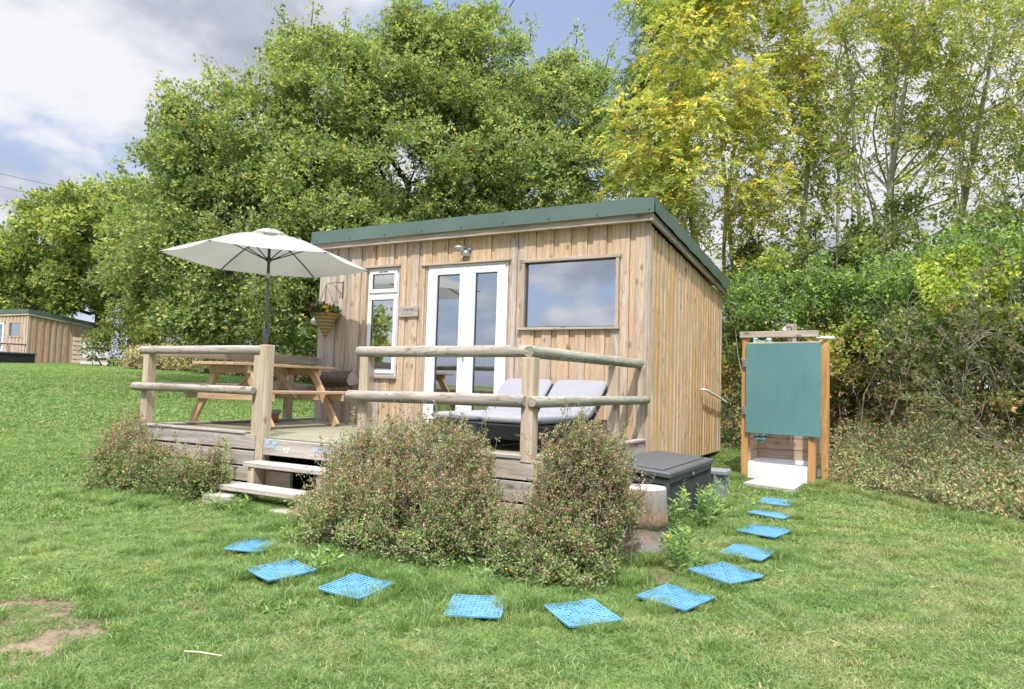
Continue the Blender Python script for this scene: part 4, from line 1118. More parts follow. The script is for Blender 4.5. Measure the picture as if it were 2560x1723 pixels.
# ------------------------------------------------------------------ deck
FY = -2.685
def build_deck():
    root = thing('wooden_deck', 'raised timber deck with log handrails in front of the large cabin', 'deck', (-W / 2, FY / 2, -.5))
    mb = MB(); mb.box(-W + .01, -.03, FY + .03, -.03, -.022, 0, ch=.002); mb.build('floor_carpet', M['carpet'], root)
    mb = MB()
    for i in range(7): mb.box(-W + .03, -.05, FY + .08 + i * .42, FY + .13 + i * .42, -.17, -.023, length=0)
    mb.build('joist', M['skirt'], root)
    xg0, xg1 = -3.165, -1.80     # entry gap
    # skirting boards
    def sk(x0, x1, z0, z1, y0=FY - .022, y1=FY, **kw):
        mb = MB(); mb.box(x0, x1, y0, y1, z0, z1, ch=.004, length=0, weather=RNG.uniform(.4, .75), **kw); mb.build('skirting_board', M['skirt'], root)
    sk(-W - .03, xg0 + .09, -.125, .016); sk(-W - .03, xg0 + .09, -.285, -.145); sk(-W - .03, xg0 + .09, -.44, -.303)
    sk(-2.955, xg1 - .0, -.165, -.012)
    sk(xg1 + .0, -.0, -.155, .004); sk(xg1 + .0, -.0, -.325, -.170); sk(xg1, .0, -.50, -.345)
    for (z0, z1) in ((-.155, .004), (-.325, -.17), (-.5, -.345)):
        mb = MB(); mb.box(-.0, .022, FY - .022, -.05, z0, z1, ch=.004, length=1, weather=RNG.uniform(.4, .7)); mb.build('skirting_board', M['skirt'], root)
        mb = MB(); mb.box(-W - .052, -W - .031, FY, -.03, z0 + .01, z1, ch=.004, length=1, weather=.6); mb.build('skirting_board', M['skirt'], root)
    # capping boards
    def cap(x0, x1, y0, y1, z0=.005, z1=.036, ln=0):
        mb = MB(); mb.box(x0, x1, y0, y1, z0, z1, ch=.005, length=ln, weather=.75); mb.build('capping_board', M['skirt'], root)
    cap(-4.83, -4.33, FY - .035, FY + .055, .018, .042); cap(-4.325, xg0 - .05, FY - .035, FY + .055, .018, .042)
    cap(xg1 + .1, -.11, FY - .035, FY + .055); cap(-.06, .035, FY + .065, -.92, ln=1); cap(-.06, .035, -.82, -.06, ln=1)
    cap(-W - .05, -W + .05, FY + .06, -.04, .005, .03, ln=1)
    def post(x0, x1, y0, y1, z0, z1, wth=.3, name='post'):
        mb = MB(); mb.box(x0, x1, y0, y1, z0, z1, ch=.005, length=2, weather=wth); mb.build(name, M['post'], root)
    post(-4.935, -4.84, FY - .002, FY + .098, -.55, .815)
    post(-3.165, -3.07, FY - .004, FY + .096, .0, .80); post(-3.066, -2.965, FY - .024, FY + .076, -.62, .905)
    post(-1.805, -1.71, FY - .002, FY + .098, -.60, .80)
    post(-.128, -.025, FY - .030, FY + .075, -.02, .80); post(-.001, .030, FY - .028, FY + .08, -.34, -.005, .1, 'corner_post')
    post(-.10, .0, -.92, -.82, -.02, .80); post(-.06, .004, -.115, -.03, -.02, .835)
    post(-4.99, -4.90, -.56, -.46, -.4, .895, .4)
    # handrails: half round logs
    def rail(p0, p1, r, mat='log', **kw):
        mb = MB(); mb.log(p0, p1, r, 18, rings=14, **kw); mb.build('handrail', M[mat], root)
    rail((-5.01, FY + .03, .848), (-3.068, FY + .03, .85), .051, flat=.75, wob=.05)
    rail((-5.02, FY - .045, .445), (-3.10, FY - .045, .45), .043, wob=.08)
    rail((-1.85, FY + .03, .838), (-.072, FY + .03, .848), .054, flat=.8, wob=.05); rail((-1.88, FY - .05, .444), (-.085, FY - .05, .458), .050, wob=.06)
    rail((-.075, FY - .02, .845), (-.05, -.06, .855), .054, 'rail_green', flat=.85, wob=.05); rail((-.02, FY - .055, .452), (.035, -.07, .462), .046, 'rail_green', wob=.06)
    # board rails along the left side
    for z0, z1 in ((.79, .895), (.395, .495)):
        mb = MB(); mb.box(-4.895, -4.868, FY + .1, -.04, z0, z1, ch=.004, length=1, weather=.6); mb.build('side_rail', M['trim'], root)
    return root
build_deck()

def butterflies():
    """pale painted butterflies and a flower on the board above the steps"""
    def wing(mb, c, sx, sz, mi):
        pts = [Vector((c[0] + sx * math.cos(t * .6283), FY - .026, c[2] + sz * math.sin(t * .6283))) for t in range(10)]
        mb.poly(pts, mi)
    for k, (x, z, mats_, lab) in enumerate([(-2.845, -.052, ('sticker_blue', 'sticker_blue'), 'pale blue butterfly sticker nearest the post on the entry board'),
                                            (-2.22, -.085, ('sticker_blue', 'sticker_pink'), 'pink and blue butterfly sticker on the right of the entry board'),
                                            (-2.64, -.105, ('sticker_white', 'sticker_white'), 'white flower sticker in the middle of the entry board')]):
        mb = MB(); s = 1 if k < 2 else .55
        wing(mb, (x - .045 * s, 0, z + .012), .035 * s, .030 * s, 0); wing(mb, (x + .045 * s, 0, z + .014), .035 * s, .030 * s, 0)
        wing(mb, (x - .03 * s, 0, z - .028 * s), .022 * s, .020 * s, 1); wing(mb, (x + .03 * s, 0, z - .028 * s), .022 * s, .020 * s, 1)
        o = mb.build('butterfly_sticker' if k < 2 else 'flower_sticker', [M[mats_[0]], M[mats_[1]]], origin=(x, FY - .026, z)); tag(o, lab, 'sticker')
M['sticker_blue'] = plain_mat('pale_blue_print', (.34, .46, .56), .6, var=.35, scale=40)
M['sticker_pink'] = plain_mat('pink_print', (.60, .36, .36), .6, var=.35, scale=40)
M['sticker_white'] = plain_mat('white_print', (.66, .68, .68), .6, var=.3, scale=40)
butterflies()

def build_steps():
    root = thing('wooden_steps', 'two weathered timber steps leading up to the deck entrance', 'steps', (-2.5, -3.0, -.6))
    mb = MB(); mb.box(-2.97, -1.95, -2.93, -2.72, -.262, -.218, ch=.006, length=0, weather=.75); mb.build('tread', M['tread'], root)
    mb = MB(); mb.box(-3.07, -1.98, -3.17, -2.94, -.452, -.405, ch=.006, length=0, weather=.7); mb.build('tread', M['tread'], root)
    def leg(x0, x1, y0, y1, z0, z1):
        mb = MB(); mb.box(x0, x1, y0, y1, z0, z1, ch=.004, length=2, weather=.35); mb.build('leg', M['post'], root)
    leg(-2.93, -2.88, -2.9, -2.80, -.58, -.263); leg(-2.87, -2.83, -2.92, -2.76, -.58, -.263)
    leg(-3.0, -2.95, -3.14, -3.04, -.60, -.453); leg(-2.06, -2.01, -3.14, -3.05, -.64, -.453); leg(-2.06, -2.0, -2.9, -2.8, -.62, -.263)
    mb = MB(); mb.box(-2.82, -2.5, -2.78, -2.74, -.5, -.30, ch=.004, length=0, weather=.25); mb.build('riser_board', M['post'], root)
    mb = MB(); mb.box(-2.945, -2.92, -3.1, -2.95, -.62, -.453, ch=.004, length=2, weather=.3); mb.build('riser_board', M['post'], root)
build_steps()

def block(name, label, c, a, b, h, ang, mat):
    mb = MB(); ca, sa = math.cos(math.radians(ang)), math.sin(math.radians(ang)); z = ground_z(c[0], c[1])
    mb.obox((c[0], c[1], z + h / 2 - .02), (ca, sa, 0), (-sa, ca, 0), (0, 0, 1), a / 2, b / 2, h / 2, ch=.012)
    o = mb.build(name, M[mat], origin=(c[0], c[1], z)); tag(o, label, 'block'); return o
block('concrete_block', 'rough concrete block under the left leg of the bottom step', (-2.93, -3.17), .3, .2, .11, 12, 'concrete')
block('concrete_block', 'low stone pad under the right leg of the bottom step', (-2.1, -3.2), .26, .16, .075, -8, 'concrete')

# ------------------------------------------------------------------ picnic table
def build_table():
    xc, yc, L = -4.37, -1.42, 1.62
    root = thing('picnic_table', 'wooden A frame picnic table with attached benches under the parasol', 'picnic table', (xc, yc, 0))
    mb = MB(); n = 5; w = .70 / n
    for i in range(n):
        x0 = xc - .35 + i * w
        for (y0, y1) in ((yc - L / 2, yc - .024), (yc + .024, yc + L / 2)) if i == n // 2 else ((yc - L / 2, yc + L / 2),):
            mb.box(x0 + .004, x0 + w - .004, y0 + RNG.uniform(-.005, .005), y1, .715, .748, ch=.004, length=1, weather=RNG.uniform(.2, .5))
    mb.build('tabletop', M['table'], root)
    for s in (-1, 1):
        mb = MB()
        for k in range(2): xx = xc + s * (.56 + k * .125); mb.box(xx - .058, xx + .058, yc - L / 2, yc + L / 2, .405, .437, ch=.004, length=1, weather=.35)
        mb.build('bench', M['table'], root)
    for sy in (-1, 1):
        y = yc + sy * .52
        for s in (-1, 1):
            mb = MB(); mb.beam((xc + s * .22, y, .715), (xc + s * .68, y, .012), .042, .095, up=(1, 0, 0), weather=.2); mb.build('leg', M['table'], root)
        mb = MB(); mb.box(xc - .33, xc + .33, y + sy * .022, y + sy * .062, .625, .714, ch=.004, length=0, weather=.25); mb.build('top_bearer', M['table'], root)
        mb = MB(); mb.box(xc - .74, xc + .74, y + sy * .022, y + sy * .062, .315, .404, ch=.004, length=0, weather=.25); mb.build('bench_bearer', M['table'], root)
        mb = MB(); mb.beam((xc, y - sy * .03, .34), (xc, y - sy * .42, .71), .038, .07, up=(0, 0, 1), weather=.2); mb.build('brace', M['table'], root)
build_table()

def build_parasol():
    bx, by = -4.41, -1.42; tx, ty = -4.45, -1.42
    root = thing('parasol', 'cream hexagonal garden parasol on a grey pole through the picnic table', 'parasol', (bx, by, 0))
    def at(z): t = z / 2.4; return Vector((bx + (tx - bx) * t, by + (ty - by) * t, z))
    mb = MB(); mb.tube([at(.06), at(1.15)], .021, 12, caps=True); mb.build('lower_pole', M['pole'], root)
    mb = MB(); mb.tube([at(1.15), at(1.82)], .019, 12); mb.build('middle_pole', M['pole'], root)
    mb = MB(); mb.tube([at(1.82), at(1.89)], .021, 12); mb.build('tilt_joint', M['metal'], root)
    mb = MB(); mb.tube([at(1.89), at(2.36)], .019, 12); mb.build('upper_pole', M['dark_metal'], root)
    mb = MB(); mb.lathe(at(1.0), [(.022, 0), (.030, .02), (.040, .1), (.043, .19), (.030, .2), (.021, .2)], 14); h = mb.build('crank_housing', M['pole'], root)
    mb = MB(); q = at(1.17); mb.tube([q + Vector((.03, -.02, -.03)), q + Vector((.065, -.03, .0)), q + Vector((.075, -.03, .05)), q + Vector((.10, -.03, .085))], .013, 8); mb.build('crank_handle', M['pole'], h)
    mb = MB(); mb.lathe(at(2.05), [(.02, -.02), (.036, -.015), (.036, .03), (.02, .035)], 12); mb.build('runner', M['dark_metal'], root)
    view = Vector((-.743, .669, 0)); sd = Vector((view.y, -view.x, 0)); R = 1.25
    hub = at(2.385); up = Vector((-.03 * .6, .0, 1)).normalized()
    V = []
    for k in range(6):
        a = math.pi / 3 * k
        d = sd * math.cos(a) + view * math.sin(a)
        V.append(Vector((at(2).x, at(2).y, 2.035)) + d * R - Vector((0, 0, .018 * math.cos(a))) )
    mb = MB(); nseg = 8
    for k in range(6):
        A, B = V[k], V[(k + 1) % 6]
        grid = []
        for i in range(nseg + 1):
            t = i / nseg; row = []
            for j in range(nseg + 1):
                s = j / nseg
                t0 = .10 + .90 * t
                p = hub + ((A * (1 - s) + B * s) - hub) * t0
                ed = math.sin(math.pi * s)
                p = p + Vector((0, 0, 1)) * (.05 * math.sin(math.pi * t0) * (1 - .5 * ed)) - Vector((0, 0, .02 * ed * t0))
                inw = (hub - (A + B) / 2); inw.z = 0; inw.normalize(); p += inw * (.035 * ed * t0)
                row.append(p)
            grid.append(row)
        for i in range(nseg):
            for j in range(nseg):
                mb._add([grid[i][j], grid[i][j + 1], grid[i + 1][j + 1], grid[i + 1][j]], [[0, 1, 2, 3]], [(0, 0, 0)] * 4, (.5, .3, .5, 1), True)
    cn = mb.build('canopy', M['canopy'], root)
    mb = MB()
    for k in range(6):     # vent cap, a small raised dome of the same cloth
        A = hub + (V[k] - hub) * .20 + Vector((0, 0, .052)); B = hub + (V[(k + 1) % 6] - hub) * .20 + Vector((0, 0, .052)); T = hub + Vector((0, 0, .055)); m1 = (A + T) / 2 + Vector((0, 0, .028)); m2 = (B + T) / 2 + Vector((0, 0, .028)); mid = (A + B) / 2 + Vector((0, 0, -.012))
        mb.poly([T, m1, m2]); mb.poly([m1, A, mid, B, m2])
        if k % 1 == 0:
            A2 = A - Vector((0, 0, .05)); mb.poly([A, A + (mid - A) * .35, A2 + (mid - A) * .35, A2])
            B2 = B - Vector((0, 0, .05)); mb.poly([B, B + (mid - B) * .35, B2 + (mid - B) * .35, B2])
    mb.build('vent_cap', M['canopy'], cn)
    for k in range(6):
        mb = MB(); p0 = hub + (V[k] - hub) * .03 - Vector((0, 0, .015)); pm = hub + (V[k] - hub) * .5 + Vector((0, 0, .034)); p1 = hub + (V[k] - hub) * .985 - Vector((0, 0, .012))
        mb.tube([p0, hub + (V[k] - hub) * .25 + Vector((0, 0, .018)), pm, hub + (V[k] - hub) * .75 + Vector((0, 0, .018)), p1], .0085, 6); rb = mb.build('rib', M['dark_metal'], root)
        mb = MB(); mb.tube([at(2.06) + (V[k] - hub).normalized() * .03, hub + (V[k] - hub) * .42 + Vector((0, 0, .018))], .0075, 6); mb.build('strut', M['dark_metal'], rb)
build_parasol()

def build_pot():
    t = thing('plant_pot', 'terracotta flower pot with pale stained rim on the deck under the table', 'pot', (-4.70, -.98, 0))
    c = (-4.70, -.98, 0)
    mb = MB(); mb.lathe(c, [(0, .002), (.055, .002), (.07, .115)], 20); mb.build('pot', M['terracotta'], t)
    mb = MB(); mb.lathe(c, [(.0705, .115), (.083, .117), (.086, .168), (.076, .169), (.07, .14), (0, .138)], 20); mb.build('rim', M['pot_rim'], t)
build_pot()

# ------------------------------------------------------------------ loungers
def pillow(mb, c, ax, ay, az, hx, hy, hz, r=.03, n=5):
    """soft cushion: rounded slab"""
    c, ax, ay, az = Vector(c), Vector(ax).normalized(), Vector(ay).normalized(), Vector(az).normalized()
    N_ = 14; P = []
    def sq(t, e=.22): return math.copysign(abs(t) ** e, t)
    rows = []
    for i in range(N_ + 1):
        ph = -math.pi / 2 + math.pi * i / N_; row = []
        for j in range(4 * N_):
            th = 2 * math.pi * j / (4 * N_)
            x = sq(math.cos(th)) * abs(math.cos(ph)) ** .25; y = sq(math.sin(th)) * abs(math.cos(ph)) ** .25; z = math.copysign(abs(math.sin(ph)) ** .8, math.sin(ph))
            row.append(c + ax * x * hx + ay * y * hy + az * z * hz)
        rows.append(row)
    vs = [p for r_ in rows for p in r_]; m_ = 4 * N_
    fs = [[i * m_ + j, i * m_ + (j + 1) % m_, (i + 1) * m_ + (j + 1) % m_, (i + 1) * m_ + j] for i in range(N_) for j in range(m_)]
    mb._add(vs, fs, [(0, 0, 0)] * len(vs), (.5, .3, .5, 1), True)
def lounger(label, x0, x1, y0, y1, by, parent_group):
    """feet towards the front of the deck (y0), backrest raised towards the wall from y = by"""
    root = thing('sun_lounger', label, 'sun lounger', ((x0 + x1) / 2, (y0 + y1) / 2, 0), parent_group)
    mb = MB(); mb.box(x0, x1, y0, y1, .10, .235, ch=.012); mb.build('wicker_base', M['wicker'], root)
    for x in (x0 + .02, x1 - .07):
        for y in (y0 + .03, y1 - .08): mb = MB(); mb.box(x, x + .05, y, y + .05, 0.001, .10); mb.build('leg', M['black'], root)
    cx = (x0 + x1) / 2; hw = (x1 - x0) / 2 - .005
    for (a, b) in ((y0 + .0, (y0 + by) / 2), ((y0 + by) / 2, by + .02)):
        mb = MB(); pillow(mb, (cx, (a + b) / 2, .272), (1, 0, 0), (0, 1, 0), (0, 0, 1), hw, (b - a) / 2, .038); cu = mb.build('cushion', M['cushion'], root)
        mb = MB(); z = .272; e = .985
        q = [(cx - hw * e, a + .008, z), (cx + hw * e, a + .008, z), (cx + hw * e, b - .008, z), (cx - hw * e, b - .008, z), (cx - hw * e, a + .008, z)]
        mb.tube(q, .005, 6); mb.build('piping', M['pipe_edge'], cu)
    # raised back
    d = Vector((0, .47, .375)).normalized(); nrm = Vector((0, -d.z, d.y)); L = .60; p = Vector((cx, by + .02, .25)) + d * L / 2
    mb = MB(); mb.obox(p + nrm * -.03, (1, 0, 0), d, nrm, hw, L / 2, .014, ch=.006); mb.build('back_frame', M['wicker'], root)
    mb = MB(); pillow(mb, p + nrm * .025, (1, 0, 0), d, nrm, hw, L / 2 + .01, .036); mb.build('back_cushion', M['cushion'], root)
    mb = MB(); mb.beam((cx, by + .42, .24), p + nrm * -.045 + d * .1, .03, .03); mb.build('prop', M['black'], root)
lounger('left grey cushioned wicker sun lounger nearer the french doors', -1.50, -.885, -2.02, -.30, -.98, 'grey cushioned wicker sun loungers side by side')
lounger('right grey cushioned wicker sun lounger beside the end handrail', -.865, -.24, -2.16, -.30, -.98, 'grey cushioned wicker sun loungers side by side')

# ------------------------------------------------------------------ blue tiles
def mat_mesh(a, b, bend, seed):
    """lattice of bars, 11 x 11 ribs in two directions with a solid rim and a woven look"""
    mb = MB(); n = 12; r = random.Random(seed)
    def z(u, v): return .010 + bend * ((u / a) ** 2 + (v / b) ** 2) * 2 + .002
    t = .008
    for i in range(n + 1):
        u = -a / 2 + a * i / n; edge = i in (0, n)
        w = .010 if edge else .0085
        for k in range(n):
            v0, v1 = -b / 2 + b * k / n, -b / 2 + b * (k + 1) / n
            mb.beam((u, v0, z(u, v0)), (u, v1, z(u, v1)), w, t if not edge else .011, ch=.001)
    for j in range(n + 1):
        v = -b / 2 + b * j / n; edge = j in (0, n); w = .010 if edge else .0085
        for k in range(n):
            u0, u1 = -a / 2 + a * k / n, -a / 2 + a * (k + 1) / n
            mb.beam((u0, v, z(u0, v) + .0015), (u1, v, z(u1, v) + .0015), w, t if not edge else .0115, ch=.001)
    # woven blocks that close some of the openings
    for i in range(n):
        for j in range(n):
            if (i // 3 + j // 3) % 2 == 0 or (i + j) % 5 == 0:
                u = -a / 2 + a * (i + .5) / n; v = -b / 2 + b * (j + .5) / n
                mb.obox((u, v, z(u, v) - .002), (1, 0, 0), (0, 1, 0), (0, 0, 1), a / n * .42, b / n * .42, .003, ch=.001)
    return mb
MAT_LABELS = ['blue plastic lattice tile closest to the wooden steps', 'second blue lattice tile from the steps, angled in the lawn', 'third blue lattice tile from the steps, in front of the middle shrub',
              'squarish blue lattice tile in the lawn before the deck corner shrub', 'diamond turned blue lattice tile lowest and nearest in the lawn', 'blue lattice tile on the outside of the bend of the path',
              'tilted blue lattice tile level with the tree stump', 'blue lattice tile lying beside the tall weeds', 'blue lattice tile level with the storage box, fourth from the shower slab', 'narrow half sunken blue lattice tile second from the shower slab', 'blue lattice tile closest to the shower slab']
MAT_LABELS[7] = 'fourth blue lattice tile counting from the shower slab'; MAT_LABELS[8] = 'third blue lattice tile counting from the shower slab'
MAT_LABELS[6] = 'fifth blue lattice tile counting from the shower slab'
for i, (cx, cy, a, b, an) in enumerate(MATS):
    z = ground_z(cx, cy)
    o = mat_mesh(a, b, [.006, .008, .008, .003, .006, .003, .004, .003, .004, .0, .002][i], i).build('stepping_tile', M['mat'])
    o.location = (cx, cy, z + (.017 if i != 9 else .018))
    rx = [.0, .01, .015, 0, .01, 0, .01, 0, 0, 0, 0][i]
    nz = Vector((.025 if cx < 0 else 0, -.035, 1)).normalized()
    q = nz.to_track_quat('Z', 'Y').to_matrix(); 
    o.rotation_euler = (Matrix.Rotation(0, 3, 'X') @ nz.rotation_difference(Vector((0, 0, 1))).inverted().to_matrix() @ Matrix.Rotation(math.radians(an), 3, 'Z') @ Matrix.Rotation(rx, 3, 'X')).to_euler()
    tag(o, MAT_LABELS[i], 'stepping tile', 'blue plastic stepping tiles laid in the lawn')

# ------------------------------------------------------------------ storage box, bin, stump
def build_storage_box():
    x0, x1, y0, y1 = .02, .80, -1.93, -.62     # long side faces +x
    x1 = .80; x0 = .24; y0 = -1.83; y1 = -.30; zb, zt = -.60, -.118
    root = thing('storage_box', 'dark grey plastic garden storage box beside the deck', 'storage box', ((x0 + x1) / 2, (y0 + y1) / 2, -.59))
    mb = MB(); mb.box(x0 + .02, x1 - .02, y0 + .02, y1 - .02, zb + .01, zt - .035, ch=.008)
    for (x, y) in ((x1 - .05, y0), (x1 - .05, y1 - .05), (x0, y0), (x0, y1 - .05)): mb.box(x, x + .05, y, y + .05, zb, zt - .034, ch=.008)
    mb.box(x1 - .018, x1 - .002, y0 + .05, y1 - .05, zt - .085, zt - .034, ch=.003); mb.box(x1 - .018, x1 - .002, y0 + .05, y1 - .05, zb, zb + .05, ch=.003)
    mb.box(x0 + .05, x1 - .05, y0 + .002, y0 + .018, zt - .085, zt - .034, ch=.003); mb.box(x0 + .05, x1 - .05, y0 + .002, y0 + .018, zb, zb + .05, ch=.003)
    body = mb.build('body', M['box'], root)
    mb = MB(); n = 17
    for i in range(n):
        z = zb + .06 + i * (zt - .09 - zb - .06) / n; mb.box(x1 - .0195, x1 - .010, y0 + .05, y1 - .05, z, z + .014, ch=.004, length=1)
    for k in range(44):
        y = y0 + .06 + k * (y1 - y0 - .12) / 43; mb.box(x1 - .015, x1 - .006, y - .003, y + .003, zb + .055, zt - .09, ch=.001)
    mb.build('woven_panel', M['box'], body)
    mb = MB(); e = .022
    ax_ = Vector((1, 0, -.075)).normalized(); az_ = Vector((.075, 0, 1)).normalized(); c_ = Vector(((x0 + x1) / 2, (y0 + y1) / 2, zt + .012))
    mb.obox(c_, ax_, (0, 1, 0), az_, (x1 - x0) / 2 + e, (y1 - y0) / 2 + e, .026, ch=.014)
    lid = mb.build('lid', M['box_lid'], root)
    mb = MB(); mb.obox(c_ + az_ * .031, ax_, (0, 1, 0), az_, (x1 - x0) / 2 - .06, (y1 - y0) / 2 - .06, .0045, ch=.003); mb.build('lid_panel', M['box_lid'], lid)
    mb = MB(); mb.box(x1 + .001, x1 + .014, (y0 + y1) / 2 - .02, (y0 + y1) / 2 + .02, zt - .075, zt - .045, ch=.004); mb.build('latch', M['metal'], root)
build_storage_box()

def build_bin():
    cx, cy = .79, .0; z = ground_z(cx, cy)
    root = thing('grey_bin', 'small light grey plastic bin behind the dark storage box', 'bin', (cx, cy, z))
    mb = MB(); mb.lathe((cx, cy, z), [(0, .0), (.10, .0), (.13, .26)], 4, smooth=False)
    for k in range(4): a = math.pi / 4 * (2 * k + 1)
    mb.build('body', M['bin'], root)
    mb = MB(); mb.box(cx - .125, cx + .125, cy - .125, cy + .125, z + .245, z + .30, ch=.015); mb.build('lid', M['bin'], root)
build_bin()

def build_stump():
    cx, cy = .83, -2.53; z = ground_z(cx, cy)
    root = thing('tree_stump', 'upright cut tree stump with peeling bark at the corner of the shrubs', 'stump', (cx, cy, z))
    prof = [(.158, -.03), (.160, .02), (.150, .08), (.138, .14), (.134, .19), (.140, .205), (.160, .225), (.163, .27), (.160, .38), (.163, .47), (.158, .480)]
    mb = MB(); mb.lathe((cx, cy, z), prof, 40, wob=.08); mb.build('bark_side', M['stump'], root)
    mb = MB(); mb.lathe((cx, cy, z), [(.158, .480), (.150, .485), (.09, .487), (.04, .484), (0, .485)], 40, wob=.08); mb.build('sawn_top', M['log_end'], root)
build_stump()

# ------------------------------------------------------------------ outdoor shower
def build_shower():
    root = thing('outdoor_shower', 'timber framed outdoor shower cubicle with white tray and teal door', 'shower', (1.2, 1.9, -.47))
    def post(x0, x1, y0, y1, z0, z1, mat='orange', nm='post', w=.1):
        mb = MB(); mb.box(x0, x1, y0, y1, z0, z1, ch=.005, length=2, weather=w); mb.build(nm, M[mat], root)
    post(.735, .815, 1.58, 1.66, -.6, 1.268); post(1.535, 1.615, 1.37, 1.45, -.6, 1.25); post(1.655, 1.735, 1.60, 1.68, -.6, 1.18)
    post(.78, .85, 2.30, 2.37, -.6, 1.25); post(1.62, 1.69, 2.30, 2.37, -.6, 1.25)
    mb = MB(); mb.beam((.715, 1.60, 1.305), (1.64, 1.355, 1.295), .06, .075, weather=.6); mb.build('top_rail', M['trim'], root)
    mb = MB(); mb.box(.80, 1.66, 2.26, 2.30, 1.15, 1.20, length=0, weather=.6); mb.build('back_rail', M['trim'], root)
    # boards inside
    mb = MB(); z = -.30
    while z < 1.1:
        mb.box(.83, 1.62, 2.262, 2.298, z, z + .142, ch=.004, length=0, weather=RNG.uniform(.2, .6)); z += .148
    mb.build('back_wall', M['shower_wood'], root)
    mb = MB(); z = -.30
    while z < 1.1:
        mb.box(.795, .83, 1.66, 2.30, z, z + .142, ch=.004, length=1, weather=RNG.uniform(.1, .4)); z += .148
    mb.build('side_wall', M['shower_wood'], root)
    mb = MB(); z = -.30
    while z < .2:
        mb.beam((1.57, 1.455, z + .071), (1.60, 2.26, z + .071), .03, .142, ch=.004, weather=.3); z += .148
    mb.build('side_wall', M['shower_wood'], root)
    # tray
    mb = MB()
    f = [Vector((.818, 1.585, 0)), Vector((1.532, 1.395, 0)), Vector((1.60, 2.25, 0)), Vector((.84, 2.25, 0))]
    zb, zt = -.475, -.275
    ctr = sum(f, Vector()) / 4
    ins = [p + (ctr - p) * .10 for p in f]
    for i in range(4):
        a, b = f[i], f[(i + 1) % 4]; c, d = ins[i], ins[(i + 1) % 4]
        up = lambda p, z: (p.x, p.y, z)
        mb.poly([up(a, zb), up(b, zb), up(b, zt), up(a, zt)]); mb.poly([up(a, zt), up(b, zt), up(d, zt), up(c, zt)]); mb.poly([up(c, zt), up(d, zt), up(d, zt - .04), up(c, zt - .04)])
    mb.poly([(p.x, p.y, zt - .04) for p in ins]); mb.build('tray', M['tray'], root)
    # door hung on the left post
    d0, d1 = Vector((.795, 1.545, 0)), Vector((1.672, 1.315, 0)); dx = (d1 - d0).normalized(); dn = Vector((dx.y, -dx.x, 0)); L = (d1 - d0).length
    mb = MB(); c = (d0 + d1) / 2
    mb.obox((c.x, c.y, .636), dx, (-dn.x, -dn.y, 0), (0, 0, 1), L / 2, .009, .552, ch=.002); door = mb.build('door', M['teal'], root)
    mb = MB(); mb.obox((c.x - dn.x * .03, c.y - dn.y * .03, 1.186), dx, (-dn.x, -dn.y, 0), (0, 0, 1), L / 2 - .02, .02, .018, weather=.5); mb.build('door_batten', M['trim'], door)
    for z in (.95, .36):
        mb = MB(); mb.obox((d0.x - .018, d0.y + .004, z), dx, (-dn.x, -dn.y, 0), (0, 0, 1), .024, .012, .052, ch=.003); mb.build('hinge', M['metal'], door)
    # riser board, pipe and shower head
    post(1.18, 1.29, 2.30, 2.335, -.3, 1.50, 'trim', 'riser_board', .6)
    mb = MB(); mb.box(1.17, 1.30, 2.255, 2.2985, 1.37, 1.50, length=2, weather=.7); mb.build('pipe_block', M['trim'], root)
    mb = MB(); mb.tube([(1.24, 2.22, -.1), (1.24, 2.22, 1.42), (1.24, 2.20, 1.445), (1.235, 2.16, 1.45), (1.205, 1.98, 1.435), (1.195, 1.93, 1.42)], .010, 10); mb.build('pipe', M['metal'], root)
    mb = MB(); mb.lathe((1.19, 1.92, 1.375), [(0, 0), (.05, .0), (.052, .014), (.02, .03), (.012, .045)], 18); mb.build('shower_head', M['metal'], root)
    mb = MB(); mb.tube([(1.60, 1.62, 1.262), (1.80, 1.60, 1.262)], .016, 8); mb.build('waste_pipe', M['white_paint'], root)
build_shower()

def build_towel():
    t = thing('striped_towel', 'blue, white and yellow striped towel hanging inside behind the teal shower door', 'towel', (.95, 1.75, 1.2))
    mb = MB(); n = 12; rows = []
    for i in range(25):
        z = 1.262 - i * (1.262 - (-.03)) / 24; row = []
        wd = .105 + .02 * math.sin(i * .7) - (.02 if i > 21 else 0)
        for j in range(n + 1):
            s = j / n; row.append(Vector((.955 + (s - .5) * 2 * wd + .008 * math.sin(i * 1.3), 1.70 + .022 * math.sin(s * 13 + i * .4), z + .02 * math.sin(s * 7 + 1) * (1 if i in (0, 24) else 0))))
        rows.append(row)
    vs = [p for r_ in rows for p in r_]; m_ = n + 1
    mb._add(vs, [[i * m_ + j, i * m_ + j + 1, (i + 1) * m_ + j + 1, (i + 1) * m_ + j] for i in range(24) for j in range(n)], [(0, 0, 0)] * len(vs), (.5, .5, .5, 1), True)
    mb.build('cloth', M['towel'], t)
build_towel()

mb = MB(); sl = [(.885, .935), (1.455, .775), (1.50, 1.34), (.965, 1.40)]
zt_ = [ground_z(*p) + .035 for p in sl]
mb.poly([(p[0], p[1], z) for p, z in zip(sl, zt_)])
for i in range(4): a, b = sl[i], sl[(i + 1) % 4]; mb.poly([(a[0], a[1], zt_[i] - .08), (b[0], b[1], zt_[(i + 1) % 4] - .08), (b[0], b[1], zt_[(i + 1) % 4]), (a[0], a[1], zt_[i])])
o = mb.build('paving_slab', M['slab'], origin=(1.2, 1.1, -.49)); tag(o, 'pale concrete slab in front of the shower tray', 'slab')

